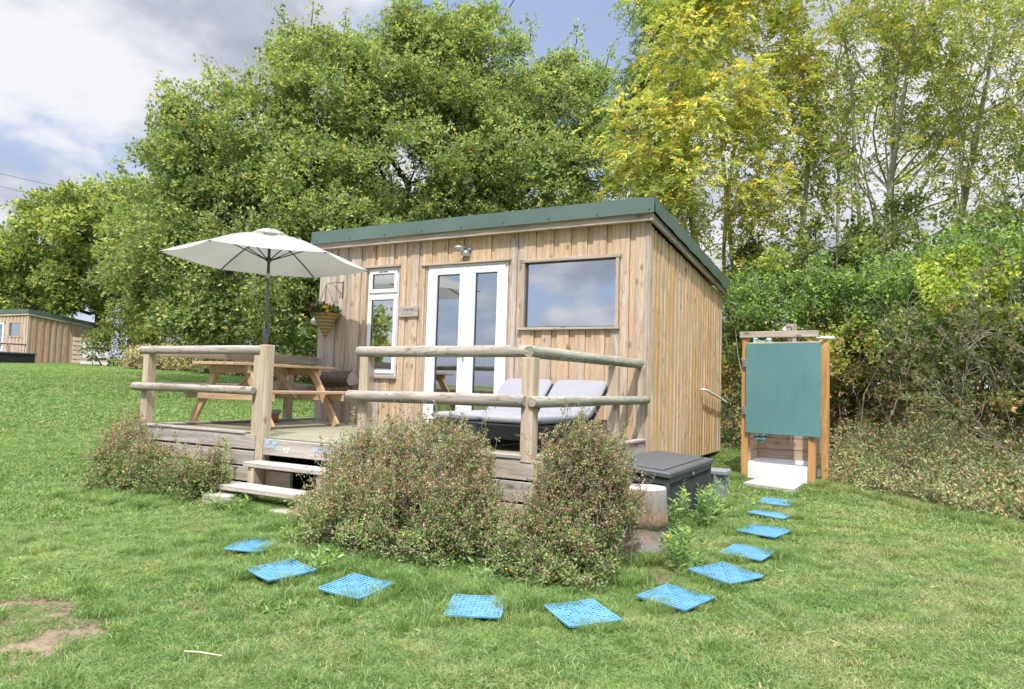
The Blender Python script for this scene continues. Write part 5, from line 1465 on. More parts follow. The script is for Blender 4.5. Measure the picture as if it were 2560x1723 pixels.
mb = MB(); mb.tube([(-.43, -5.39, ground_z(-.43, -5.39) + .018), (-.36, -5.36, ground_z(-.36, -5.36) + .02), (-.25, -5.325, ground_z(-.25, -5.32) + .016)], .0055, 7, r1=.004)
o = mb.build('dry_stick', M['trim'], origin=(-.34, -5.36, -.7)); tag(o, 'short pale dry stick lying on the grass in the foreground', 'stick')

# ------------------------------------------------------------------ shrubs round the deck
def shrub(label, lobes, base_pts, n_cl, per, rc, seed, L=.020, Wd=.010, heads=260, tops=60, group=None, brown=.4, nleaf=4):
    rng = np.random.default_rng(seed)
    bx, by = np.mean(np.array(base_pts), 0); bz = ground_z(bx, by)
    root = thing('flowering_shrub', label, 'shrub', (float(bx), float(by), bz), group)
    cc, s, sd = clumps(lobes, n_cl, rc, per, rng, .45, .5, .9)
    # upright leafy shoots that break the outline
    tp_ = cc[cc[:, 2] > np.quantile(cc[:, 2], .35)]; sh_paths = []; S2 = []; D2 = []
    for _ in range(int(n_cl * .8)):
        q = tp_[rng.integers(len(tp_))]; e = q + np.array([rng.normal() * .06, rng.normal() * .06 - .01, rng.uniform(.07, .28)]); p = bent(q - np.array([0, 0, .12]), e, rng, .08, 6); sh_paths.append((p, .002, .0009))
        k = 16; t = rng.random(k) * 4.9; a = t.astype(int); S2.append(p[a] + (p[a + 1] - p[a]) * (t - a)[:, None] + rng.normal(size=(k, 3)) * .008); D2.append(unit(rng.normal(size=(k, 3)) + np.array([0, 0, .6])))
    s = np.concatenate([s] + S2); sd = np.concatenate([sd] + D2)
    gz = ground_z_np(s[:, 0], s[:, 1]); ok = s[:, 2] > gz + .01; s, sd = s[ok], sd[ok]
    pal = [(.135, .215, .058), (.195, .285, .080), (.28, .36, .115), (.31, .26, .13), (.42, .27, .165), (.50, .33, .20), (.34, .165, .10)]
    w = np.array([.24, .28, .2, .3 * brown * .5, .3 * brown * .8, .3 * brown * .7, .3 * brown * .3]); w /= w.sum()
    zz = s[:, 2] - ground_z_np(s[:, 0], s[:, 1]); low = zz < rng.uniform(.05, .45, len(s)); w2 = np.array([.2, .34, .36, .04, .03, .02, .01])
    v, f, c = merge([leaves(s[~low], sd[~low], nleaf, L, Wd, pal, .85, .25, rng=rng, pal_weights=w), leaves(s[low], sd[low], nleaf, L * 1.25, Wd * 1.2, pal, .85, .3, rng=rng, pal_weights=w2 / w2.sum())])
    np_mesh('foliage', v, f, c, M['shrub_leaf'], root)
    paths = sh_paths; bp = np.array(base_pts)
    for q in cc[rng.random(len(cc)) < .8]:
        b = bp[rng.integers(len(bp))] * .5 + q[:2] * .5 + rng.normal(size=2) * .05
        b0 = np.array([b[0], b[1], ground_z(b[0], b[1]) - .02])
        paths.append((bent(b0, q, rng, .07, 6), .0042, .0016))
        for _ in range(2): paths.append((bent(q, q + rng.normal(size=3) * rc * .8, rng, .1, 4), .0014, .0008))
    # wiry shoots with dark seed heads above the outline
    hv = []; tp = []
    top = cc[np.argsort(cc[:, 2])[-max(12, len(cc) // 3):]]
    for i in range(tops):
        q = top[rng.integers(len(top))] + rng.normal(size=3) * rc * .5
        e = q + np.array([rng.normal() * .05, rng.normal() * .05, rng.uniform(.05, .17)])
        p = bent(q, e, rng, .08, 5); paths.append((p, .0014, .0008)); hv.append(e)
        for _ in range(3): k = e + rng.normal(size=3) * np.array([.025, .025, .018]); paths.append((bent(p[3], k, rng, .05, 3), .001, .0007)); hv.append(k)
    limbs_mesh('stems', paths, M['bark_grey'], root, 4)
    H = np.concatenate([np.array(hv), s[rng.choice(len(s), heads)] + sd[rng.choice(len(sd), heads)] * .01]); r = rng.uniform(.0035, .0065, (len(H), 1))
    o6 = np.array([(1, 0, 0), (-1, 0, 0), (0, 1, 0), (0, -1, 0), (0, 0, 1), (0, 0, -1)]) * 1.
    V = (H[:, None, :] + o6[None] * r[:, None, :]).reshape(-1, 3); tri = np.array([(0, 2, 4), (2, 1, 4), (1, 3, 4), (3, 0, 4), (2, 0, 5), (1, 2, 5), (3, 1, 5), (0, 3, 5)])
    F = (np.arange(len(H))[:, None, None] * 6 + tri[None]).reshape(-1, 3); np_mesh('seed_heads', V, F, None, M['seed'], root)
    # a few small yellow flowers
    k = rng.choice(len(s), 9); P = s[k] + sd[k] * .03; P = P[np.argsort(P[:, 1])[:6]]
    v, f, c = leaves(P, unit(np.tile([0., -.7, .6], (len(P), 1))), 6, .013, .010, [(.8, .6, .02)], .9, .1, rng=rng)
    np_mesh('flowers', v, f, c, M['yellow_petal'], root)
    return root
shrub('low russet and green shrub left of the steps at the deck corner',
      [(-4.75, -3.05, -.35, .26), (-4.4, -3.15, -.30, .28), (-4.05, -3.2, -.36, .27), (-3.7, -3.2, -.42, .24), (-3.35, -3.2, -.42, .24), (-3.1, -3.15, -.36, .18), (-4.9, -2.9, -.15, .15), (-4.55, -3.0, -.08, .14), (-3.9, -3.35, -.5, .22), (-4.3, -3.45, -.5, .2)],
      [(-4.7, -3.1), (-4.3, -3.2), (-3.9, -3.2), (-3.5, -3.15), (-3.2, -3.15)], 360, 21, .09, 21, brown=1.3, heads=500, tops=60, L=.024, Wd=.012)
shrub('large rounded shrub with brown seed heads right of the steps, covering the deck front',
      [(-1.6, -3.2, -.42, .20), (-1.42, -3.15, -.18, .23), (-1.18, -3.15, -.02, .24), (-.92, -3.1, .0, .25), (-.62, -3.1, .04, .25), (-.38, -3.12, -.02, .22), (-.2, -3.2, -.25, .18), (-1.45, -3.4, -.45, .24), (-1.1, -3.45, -.32, .28), (-.75, -3.45, -.3, .29), (-.42, -3.4, -.3, .26), (-1.15, -3.65, -.5, .24), (-.75, -3.72, -.52, .22), (-1.75, -3.3, -.52, .16), (-.25, -3.4, -.48, .22), (-.35, -3.62, -.55, .18), (0, -3.3, -.5, .18)],
      [(-1.6, -3.2), (-1.3, -3.3), (-1.0, -3.3), (-.7, -3.3), (-.4, -3.3)], 740, 21, .09, 22, brown=1.15, heads=700, tops=120)
shrub('tall narrow topped shrub with brown seed heads at the front right deck corner',
      [(.44, -3.1, .13, .15), (.60, -3.1, .16, .16), (.74, -3.05, .08, .16), (.42, -3.1, -.06, .2), (.66, -3.1, -.06, .22), (.82, -3.05, -.2, .15), (.40, -3.15, -.30, .25), (.66, -3.15, -.32, .24), (.35, -3.4, -.5, .24), (.68, -3.4, -.52, .22), (.12, -3.25, -.48, .22), (.5, -3.55, -.57, .15)],
      [(.3, -3.1), (.5, -3.1), (.7, -3.1), (.55, -3.25)], 560, 20, .085, 23, brown=1.3, heads=600, tops=80)

def weed(name, label, x, y, h, n, seed, flower=True, L=.055, W=.014, pal=((.230, .365, .095), (.297, .446, .135), (.189, .297, .081)), lean=.12, group=None, nl=26, cat='plant'):
    rng = np.random.default_rng(seed); z = ground_z(x, y)
    root = thing(name, label, cat, (x, y, z), group)
    paths = []; S = []; D = []; tops = []
    for i in range(n):
        b = np.array([x, y, z]) + np.array([rng.normal() * .05, rng.normal() * .05, -.01]); e = b + np.array([rng.normal() * lean, rng.normal() * lean, h * rng.uniform(.6, 1.05)])
        p = bent(b, e, rng, .05, 8); paths.append((p, .0032, .0014)); tops.append(e)
        for k in range(nl):
            t = (k + .5) / nl * 6.9; a = int(t); q = p[a] + (p[a + 1] - p[a]) * (t - a)
            th = k * 2.4; S.append(q); D.append([math.cos(th), math.sin(th), .35 + .5 * k / nl])
    limbs_mesh('stems', paths, M['bark_grey'], root, 4)
    v, f, c = leaves(np.array(S), unit(np.array(D)), 3, L, W, list(pal), .35, .2, rng=rng, droop=.1, start=.0); np_mesh('leaves', v, f, c, M['shrub_leaf'], root)
    if flower:
        P = np.array(tops)[:max(1, n // 2)]
        v, f, c = leaves(P, unit(np.tile([.1, -.6, .7], (len(P), 1))), 9, .016, .007, [(.8, .6, .02)], .9, .1, rng=rng); np_mesh('flowers', v, f, c, M['yellow_petal'], root)
weed('weed', 'leafy light green weed growing right of the tree stump', 1.17, -2.74, .30, 6, 31)
weed('weed', 'taller leafy weed against the near corner of the storage box', .93, -2.05, .44, 5, 32, lean=.06)
weed('weed', 'yellow flowered weed against the long side of the storage box', .97, -1.45, .42, 7, 33)
weed('weed', 'low weed with small yellow flowers beyond the storage box corner', 1.02, -.95, .24, 8, 34, nl=18)
weed('weed', 'small bright green plant growing from the block under the bottom step', -2.62, -3.32, .16, 7, 35, False, nl=14)
weed('weed', 'low pale green weed in the grass left of the middle shrub', -1.35, -3.78, .15, 8, 36, False, nl=16, lean=.1)
weed('weed', 'spreading pale green weed at the foot of the middle shrub nearest the camera', -.85, -4.0, .13, 9, 37, False, nl=14, lean=.16)
weed('weed', 'small weed with one yellow flower between the middle and corner shrubs', .12, -3.72, .16, 3, 38, True, nl=10)
weed('weed', 'leafy sprig with one yellow flower at the deck edge beside the entrance post', -3.3, -2.84, .62, 2, 39, True, nl=26, lean=.06)
weed('weed', 'thin yellow flowered stem rising behind the middle shrub at the deck corner', -.22, -2.82, .66, 3, 40, True, nl=14, lean=.05)

# ------------------------------------------------------------------ trees
OAK_P = [(.195, .278, .105), (.262, .355, .135), (.36, .44, .17), (.46, .495, .175), (.145, .21, .09), (.58, .50, .17)]
OAK_W = [.22, .33, .24, .11, .08, .02]
OAK = [(-10.3, 8.8, 9.5, 2.17), (-8.5, 10.3, 9.6, 2.02), (-11.7, 7.0, 8.3, 2.06), (-6.8, 11.9, 9.1, 1.79), (-13.0, 5.2, 6.9, 1.78), (-6.1, 12.4, 7.5, 1.38), (-13.4, 4.6, 5.0, 1.5), (-10.8, 5.4, 5.2, 1.91), (-9.4, 7.8, 6.1, 2.19), (-7.3, 9.5, 6.3, 2.12), (-16.2, 4.7, 5.6, 1.19), (-13.7, 3.9, 3.4, 1.46), (-11.0, 4.3, 3.1, 1.49), (-9.6, 6.2, 3.6, 1.69), (-16.3, 4.9, 3.3, 1.05), (-12.5, 4.1, 2.1, 0.98), (-10.2, 4.8, 2.1, 0.96), (-8.4, 9.1, 3.7, 1.88), (-6.1, 11.4, 5.1, 1.44), (-10.6, 9.1, 11.1, 0.94), (-8.5, 10.3, 11.1, 0.81), (-12.8, 6.8, 9.9, 0.77), (-7.0, 11.7, 10.6, 0.62), (-6.0, 12.3, 9.9, 0.69), (-14.7, 4.8, 7.7, 0.79), (-9.5, 9.6, 10.4, 1.45), (-8.9, 9.4, 8.4, 1.7), (-11.9, 6.6, 7.0, 1.7), (-12.4, 5.4, 5.6, 1.5), (-10.6, 6.9, 4.9, 1.6), (-8.2, 9.8, 5.1, 1.6), (-14.9, 4.6, 4.6, 1.2), (-14.6, 4.6, 6.3, 1.1), (-7.4, 10.6, 7.6, 1.6)]
rg = np.random.default_rng(77)
tw = top_twigs([(-10.9, 8.9, 11.9, -.2, 1), (-10.4, 8.9, 12.0, .1, 1), (-8.7, 10.3, 11.8, -.1, 1), (-8.1, 10.4, 11.7, .4, 1), (-9.6, 9.6, 11.3, 0, 1), (-13.1, 6.6, 10.5, -.4, 1), (-12.4, 6.9, 10.5, 0, 1), (-15.2, 4.7, 8.4, -.8, .6), (-15.0, 4.7, 7.9, -1, .1),
                (-17.2, 4.6, 6.4, -1, .35), (-17.4, 4.6, 5.9, -1, .1), (-6.6, 12.0, 11.0, .3, 1), (-5.6, 12.4, 10.4, .5, 1), (-14.2, 5.2, 8.6, -.6, 1), (-4.9, 12.5, 8.5, .7, .8), (-7.6, 11.2, 11.0, 0, 1), (-11.9, 7.6, 10.6, -.2, 1), (-17.6, 4.6, 3.4, -1, -.1)], rg, 1.0, 16)
tree('huge spreading green oak behind the large cabin and the parasol', (-9.6, 8.4, ground_z(-9.6, 8.4)), (-9.6, 8.4, 3.6), OAK, 980, .72, 92,
     dict(k=6, L=.108, W=.058, palette=OAK_P, pal_weights=OAK_W, spread=.8), M['bark_oak'], .5, name='oak_tree', extra=tw, seed=41, shell=.5, flat=.7)
LEFT = [(-35.3, 14.6, 8.4, 2.61), (-39.7, 14.5, 7.7, 2.5), (-30.4, 13.9, 7.0, 1.97), (-41.0, 13.9, 5.7, 2.25), (-36.4, 14.7, 5.6, 2.17), (-40.1, 14.1, 9.7, 1.12), (-37.1, 14.6, 10.5, 1.02), (-32.9, 14.7, 9.4, 1.62), (-44.1, 14.6, 4.6, 1.57), (-32.3, 14.6, 6.2, 1.6), (-38.9, 14.5, 5.4, 1.73)]
LP = [(.22, .31, .09), (.30, .385, .115), (.39, .45, .135), (.15, .23, .08), (.48, .48, .15)]
tree('yellowish green tree standing behind the distant cabin on the left', (-36.5, 15.8, ground_z(-36.5, 15.8)), (-36.5, 15.5, 4.5), LEFT, 330, .8, 42,
     dict(k=5, L=.24, W=.13, palette=LP, spread=.85), M['bark_oak'], .4, name='oak_tree', seed=42)
FAR = [(-48.8, 16.4, 7.8, 2.16), (-48.3, 16.7, 6.1, 2.01), (-50.5, 15.4, 7.5, 2.59), (-50.5, 15.6, 5.2, 2.3), (-52.5, 15, 6.5, 2.5), (-47.0, 18, 4.2, 2.0)]
tree('bright green tree at the far left edge of the field', (-49.5, 16.5, ground_z(-49.5, 16.5)), (-49.5, 16.3, 4), FAR, 150, .9, 34,
     dict(k=5, L=.28, W=.16, palette=LP, spread=.85), M['bark_oak'], .35, name='oak_tree', seed=43)

ASH = [(-1.4, 6.4, 7.6, 1.0), (-0.8, 7.2, 8.6, 1.03), (-1.8, 5.7, 5.4, 0.96), (-0.6, 6.3, 6.4, 1.05), (0.4, 7.5, 6.3, 1.09), (-1.1, 5.6, 4.4, 0.93), (-0.2, 6.7, 4.6, 0.79), (0.7, 8.3, 5.0, 0.75), (-0.6, 6.5, 3.5, 0.61), (0.4, 8.2, 3.7, 0.56), (-2.1, 5.6, 4.6, 0.61), (-0.8, 5.7, 5.4, 0.76), (0.5, 8.0, 7.8, 1.03), (-0.2, 7.5, 9.5, 1.22), (-1.5, 6.8, 9.5, 1.03)]
AP = [(.418, .495, .165), (.517, .561, .187), (.627, .616, .209), (.704, .605, .198), (.286, .374, .143), (.660, .506, .187)]
tree('yellowing ash tree with several thin pale trunks rising behind the cabin roof corner', (-.4, 7.6, ground_z(-.4, 7.6)), None, ASH + [(-1.0, 6.2, 2.6, .6), (.5, 7.6, 2.6, .6), (-1.5, 6.2, 3.3, .55), (-.1, 7.2, 2.9, .6), (1.0, 8.5, 3.2, .6)], 250, .42, 28,
     dict(pairs=5, rach=.26, L=.12, W=.042, palette=AP, pal_weights=[.24, .26, .2, .12, .12, .06], droop=.5), M['bark_pale'], name='ash_tree', kind='pinnate', seed=44, shell=.35, link_frac=.5,
     stems=[((-.9, 7.3, -.3), (-1.6, 6.6, 8.2), .06), ((-.6, 7.6, -.3), (-.9, 7.0, 8.5), .065), ((-.2, 7.8, -.3), (-.1, 7.0, 7.5), .055), ((.2, 8.0, -.3), (.6, 7.9, 8.2), .06), ((-.4, 7.5, -.3), (-2.0, 5.9, 5.2), .04), ((.5, 8.1, -.3), (.9, 8.5, 6.0), .045)])
WIL = [(-2.9, 9.4, 9.9, 0.79), (-3.5, 9.7, 8.8, 0.69), (-2.5, 9.7, 8.3, 0.9), (-3.5, 9.8, 7.6, 0.64), (-1.9, 10.0, 9.9, 0.9), (-2.9, 9.8, 6.6, .8), (-2.4, 9.9, 5.3, .8), (-3.4, 9.4, 10.6, .5)]
tree('grey green ash tree behind the yellow one, between it and the oak', (-2.4, 10.2, ground_z(-2.4, 10.2)), (-2.5, 10.0, 6.5), WIL, 170, .45, 28,
     dict(pairs=5, rach=.28, L=.13, W=.036, palette=[(.182, .266, .098), (.252, .343, .140), (.322, .392, .182)], droop=.8), M['bark_pale'], .12, name='ash_tree', kind='pinnate', seed=45, shell=.3)

def grow_tree(label, stems, levels, leafargs, seed, leafy=.8, name='tree', per=5, r_leaf=.12, kinds='pinnate', bark='bark_pale', base=None):
    rng = np.random.default_rng(seed); paths = []; S = []; D = []
    def grow(p, d, L, r, lvl):
        m = 7; P = [np.array(p, float)]; dd = np.array(d, float)
        for i in range(m - 1):
            dd = dd + rng.normal(size=3) * (.07 + .05 * lvl) + np.array([0, 0, .03 if lvl < 2 else -.02]); dd /= np.linalg.norm(dd); P.append(P[-1] + dd * L / (m - 1))
        P = np.array(P); paths.append((P, r * .72, max(.003, r * .3)))
        if lvl < levels:
            for k in range(int(rng.integers(4, 7) if lvl else rng.integers(7, 10))):
                t = rng.uniform(.28 if lvl else .38, .98) * (m - 1); a = min(m - 2, int(t)); q = P[a] + (P[a + 1] - P[a]) * (t - a)
                dr = unit(rng.normal(size=(1, 3)))[0]; base_d = (P[a + 1] - P[a]); base_d /= np.linalg.norm(base_d)
                nd = base_d * .75 + dr * .62 + np.array([0, 0, .12]); nd /= np.linalg.norm(nd)
                grow(q, nd, L * rng.uniform(.32, .52) * (1 if lvl else .8), max(.003, r * (1 - .55 * t / m) * .42), lvl + 1)
        else:
            if rng.random() < leafy:
                for k in range(per):
                    t = rng.uniform(.2, 1) * (m - 1); a = min(m - 2, int(t)); S.append(P[a] + (P[a + 1] - P[a]) * (t - a)); D.append(dd * .5 + rng.normal(size=3) * .6)
    for (b, d, L, r) in stems: grow(b, np.array(d) / np.linalg.norm(d), L, r, 0)
    b = base or stems[0][0]
    root = thing(name, label, 'tree', tuple(b))
    limbs_mesh('trunk', paths, M[bark], root, 5)
    v, f, c = (pinnate if kinds == 'pinnate' else leaves)(np.array(S), unit(np.array(D)), rng=rng, **leafargs)
    np_mesh('crown', v, f, c, M['leaf'], root)
RP = [(.348, .432, .156), (.456, .528, .204), (.552, .600, .240), (.240, .324, .108), (.672, .624, .204)]
z0 = ground_z(2, 8.3) - .3
grow_tree('thinly leaved tree with pale forking trunks right of the yellow ash', [((1.7, 8.2, z0), (.02, -.05, 1), 9.2, .085), ((1.9, 8.5, z0), (.12, -.05, 1), 9.5, .10), ((1.8, 8.0, z0), (-.10, 0, 1), 8.2, .07)], 3,
          dict(pairs=4, rach=.24, L=.12, W=.04, palette=RP, droop=.5), 51, .85, 'ash_tree', 6)
grow_tree('tall dark stemmed tree with sparse foliage above the middle of the hedge', [((2.55, 8.5, z0), (.02, -.06, 1), 10.2, .075), ((2.9, 8.6, z0), (.14, -.1, 1), 9.5, .07)], 3,
          dict(pairs=4, rach=.24, L=.12, W=.04, palette=RP, droop=.5), 52, .85, 'ash_tree', 6, bark='bark_grey')
grow_tree('twiggy half bare tree whose branches arch into the top right corner', [((3.1, 8.2, z0), (.35, -.15, 1), 9.0, .085), ((3.4, 8.0, z0), (.6, -.2, 1), 8.5, .075), ((3.0, 8.3, z0), (.22, -.1, 1), 9.5, .07), ((3.6, 8.0, z0), (.85, -.3, 1), 6.5, .05), ((4.4, 7.6, z0), (.1, -.1, 1), 9.0, .06), ((5.2, 7.4, z0), (-.05, -.1, 1), 8.5, .06)], 3,
          dict(pairs=4, rach=.22, L=.11, W=.036, palette=RP, droop=.5), 53, .6, 'ash_tree', 7)

tree('fuller light green ash tree filling the gap between the two pale trunked trees', (2.2, 9.2, ground_z(2.2, 9.2)), (2.3, 9.0, 5.0),
     [(2.1, 8.9, 7.2, 1.2), (3.2, 8.8, 6.6, 1.2), (2.9, 9.0, 8.4, 1.2), (4.2, 8.6, 7.4, 1.1), (2.0, 8.9, 5.3, .8), (3.3, 8.8, 4.9, .9), (2.6, 9.0, 3.8, .8), (4.4, 8.6, 5.4, .8), (5.2, 8.2, 6.6, 1.2), (5.0, 8.2, 8.2, 1.2), (5.6, 8.0, 4.6, 1.0)], 60, .40, 22,
     dict(pairs=4, rach=.24, L=.115, W=.04, palette=RP, droop=.5), M['bark_pale'], .07, name='ash_tree', kind='pinnate', seed=54, shell=.35, link_frac=.6)
tree('row of mid green hazel saplings standing just behind the hedge', (1.8, 7.0, ground_z(1.8, 7.0)), (1.8, 7.0, 2.0),
     [(-.2, 7.0, 2.6, .7), (.6, 7.0, 2.9, .8), (1.4, 7.0, 3.0, .8), (2.2, 6.8, 3.1, .8), (3.0, 6.4, 3.0, .8), (3.9, 6.0, 3.1, .85), (4.8, 5.6, 3.2, .9), (5.8, 5.2, 3.2, 1.0), (1.8, 7.0, 1.8, .9), (3.4, 6.4, 1.8, .9), (.2, 7.1, 1.7, .9), (5.2, 5.6, 1.9, 1.0), (1.0, 7.2, 3.9, .35), (2.6, 6.8, 4.0, .3), (4.3, 5.9, 4.2, .35), (-.1, 7.2, 3.5, .3)], 230, .36, 40,
     dict(k=5, L=.085, W=.055, palette=[(.20, .28, .09), (.28, .36, .12), (.36, .43, .15), (.15, .21, .07), (.44, .44, .15)], spread=.85), M['bark_grey'], .04, name='hazel_bush', seed=55, shell=.35)
# hedge along the right-hand side
HEDGE = []
_h = np.random.default_rng(60)
for (x, y, top) in [(-.3, 5.0, 2.6), (.3, 4.7, 2.5), (.9, 4.6, 2.5), (1.5, 4.5, 2.55), (2.1, 4.2, 2.5), (2.6, 3.8, 2.45), (3.1, 3.3, 2.5), (3.6, 2.8, 2.55), (4.1, 2.3, 2.55), (4.7, 1.9, 2.6), (5.4, 1.6, 2.6), (6.1, 1.3, 2.6), (6.9, 1.0, 2.6)]:
    for z in (-.1, .55, 1.2, 1.85): HEDGE.append((x + _h.normal() * .12, y + _h.normal() * .12, z + _h.normal() * .08, .58))
    for z in (.2, .9, 1.6): HEDGE.append((x + .5, y + .9, z, .6))
    HEDGE.append((x, y + .2, top - .3 + _h.normal() * .1, .42)); HEDGE.append((x + .35, y + .5, top - .05 + _h.normal() * .15, .34))
def build_hedge():
    rng = np.random.default_rng(61)
    root = thing('hedge', 'dense tall hawthorn hedge with bare twigs behind the shower', 'hedge', (2.4, 4.0, ground_z(2.4, 4)))
    cc, s, sd = clumps(HEDGE, 1150, .26, 62, rng, .62, .25, .9)
    # upper parts greener, lower parts thinner and brown
    zr = (s[:, 2] - .1) / 2.4
    keep = rng.random(len(s)) < np.clip(.35 + zr * 1.3, .3, 1); s, sd, zr = s[keep], sd[keep], zr[keep]
    hi = zr > rng.uniform(.1, .75, len(s))
    yl = np.sin(s[:, 0] * 2.1 + 1) * np.sin(s[:, 2] * 2.3 + s[:, 0]) > .35
    parts = []
    for m, pal in ((hi & ~yl, [(.175, .277, .074), (.256, .380, .103), (.349, .482, .144), (.123, .205, .072)]), (hi & yl, [(.312, .439, .092), (.458, .566, .110), (.658, .658, .110), (.219, .329, .083)]),
                   (~hi, [(.307, .353, .141), (.471, .437, .212), (.613, .496, .282), (.212, .282, .094), (.707, .423, .236)])):
        parts.append(leaves(s[m], sd[m], 4, .062, .038, pal, .9, .25, rng=rng))
    v, f, c = merge(parts); np_mesh('foliage', v, f, c, M['leaf'], root)
    paths = []
    for i, q in enumerate(cc):
        if rng.random() < .75:
            b = np.array([q[0] + rng.normal() * .25, q[1] + .35 + rng.normal() * .15, ground_z(q[0], q[1])]); b[2] += rng.uniform(0, max(.1, (q[2] + .3) * .5)); paths.append((bent(b, q, rng, .1, 6), .010, .004))
        if rng.random() < .9:
            e = q + rng.normal(size=3) * np.array([.3, .22, .28]) + np.array([0, -.08, 0]); paths.append((bent(q, e, rng, .12, 5), .004, .0018))
            for _ in range(2): paths.append((bent(e, e + rng.normal(size=3) * .13, rng, .12, 4), .002, .001))
    limbs_mesh('branches', paths, M['bark_grey'], root, 4)
build_hedge()
grow_tree('arching bare thorn stems sticking out of the hedge on the right', [((3.3, 2.7, -.3), (-.2, -.5, 1), 1.9, .014), ((3.8, 2.3, -.3), (-.4, -.5, 1), 2.0, .014), ((2.4, 3.3, -.3), (.3, -.5, 1), 1.9, .014), ((4.3, 1.9, -.3), (-.5, -.5, 1), 2.1, .014), ((2.9, 3.0, -.3), (.5, -.6, .8), 1.6, .012), ((4.0, 1.8, -.3), (-.9, -.4, .7), 1.6, .012)], 2,
          dict(k=4, L=.05, W=.03, palette=[(.13, .15, .06), (.20, .185, .09), (.17, .22, .07)]), 62, .6, 'thorn_bush', 7, kinds='rosette', bark='bark_grey')

def undergrowth():
    rng = np.random.default_rng(63); S = []; D = []; Pp = []
    line = np.array([(1.75, 1.75), (2.3, 1.15), (2.7, .62), (3.05, .38), (3.5, .2), (4.2, 0.), (5.2, -.3), (6.5, -.5)])
    back = np.array([(1.9, 3.6), (2.6, 3.2), (3.2, 2.7), (3.7, 2.2), (4.2, 1.7), (4.9, 1.3), (5.8, 1.0), (7, .8)])
    n = 2600
    t = rng.random(n) * (len(line) - 1.001); a = t.astype(int); fr = (t - a)[:, None]
    A = line[a] * (1 - fr) + line[a + 1] * fr; B = back[a] * (1 - fr) + back[a + 1] * fr
    u = rng.random((n, 1)) ** .8; xy = A * (1 - u) + B * u + rng.normal(size=(n, 2)) * .05
    h = (.14 + .62 * u[:, 0] ** .8) * rng.uniform(.6, 1.2, n) * (1 + .25 * np.sin(xy[:, 0] * 5))
    z = ground_z_np(xy[:, 0], xy[:, 1])
    for i in range(n):
        b = np.array([xy[i, 0], xy[i, 1], z[i]]); e = b + np.array([rng.normal() * .12, rng.normal() * .12 - .05, h[i]]); p = bent(b, e, rng, .1, 5); Pp.append((p, .0035, .0014))
    P3 = np.array([p for p, _, _ in Pp])
    k = 15; ii = np.repeat(np.arange(n), k); tt = rng.random(n * k) * 3.99; aa = tt.astype(int); f_ = (tt - aa)[:, None]
    s = P3[ii, aa] * (1 - f_) + P3[ii, aa + 1] * f_ + rng.normal(size=(n * k, 3)) * .045; s[:, 2] = np.maximum(s[:, 2], ground_z_np(s[:, 0], s[:, 1]) + .01)
    d = unit(rng.normal(size=s.shape) + np.array([0, -.3, .6]))
    v, f, c = leaves(s, d, 3, .042, .018, [(.22, .30, .10), (.29, .35, .13), (.38, .38, .17), (.44, .34, .20), (.45, .28, .17), (.17, .24, .08), (.25, .33, .12)], .9, .25, rng=rng)
    root = thing('undergrowth', 'tangled brown and green bramble growth along the foot of the hedge', 'undergrowth', (3, 1, ground_z(3, 1))); root['kind'] = 'stuff'
    a_ = np_mesh('foliage', v, f, c, M['shrub_leaf'], root); a_['kind'] = 'stuff'
    b_ = limbs_mesh('stems', Pp, M['bark_grey'], root, 3); b_['kind'] = 'stuff'
undergrowth()

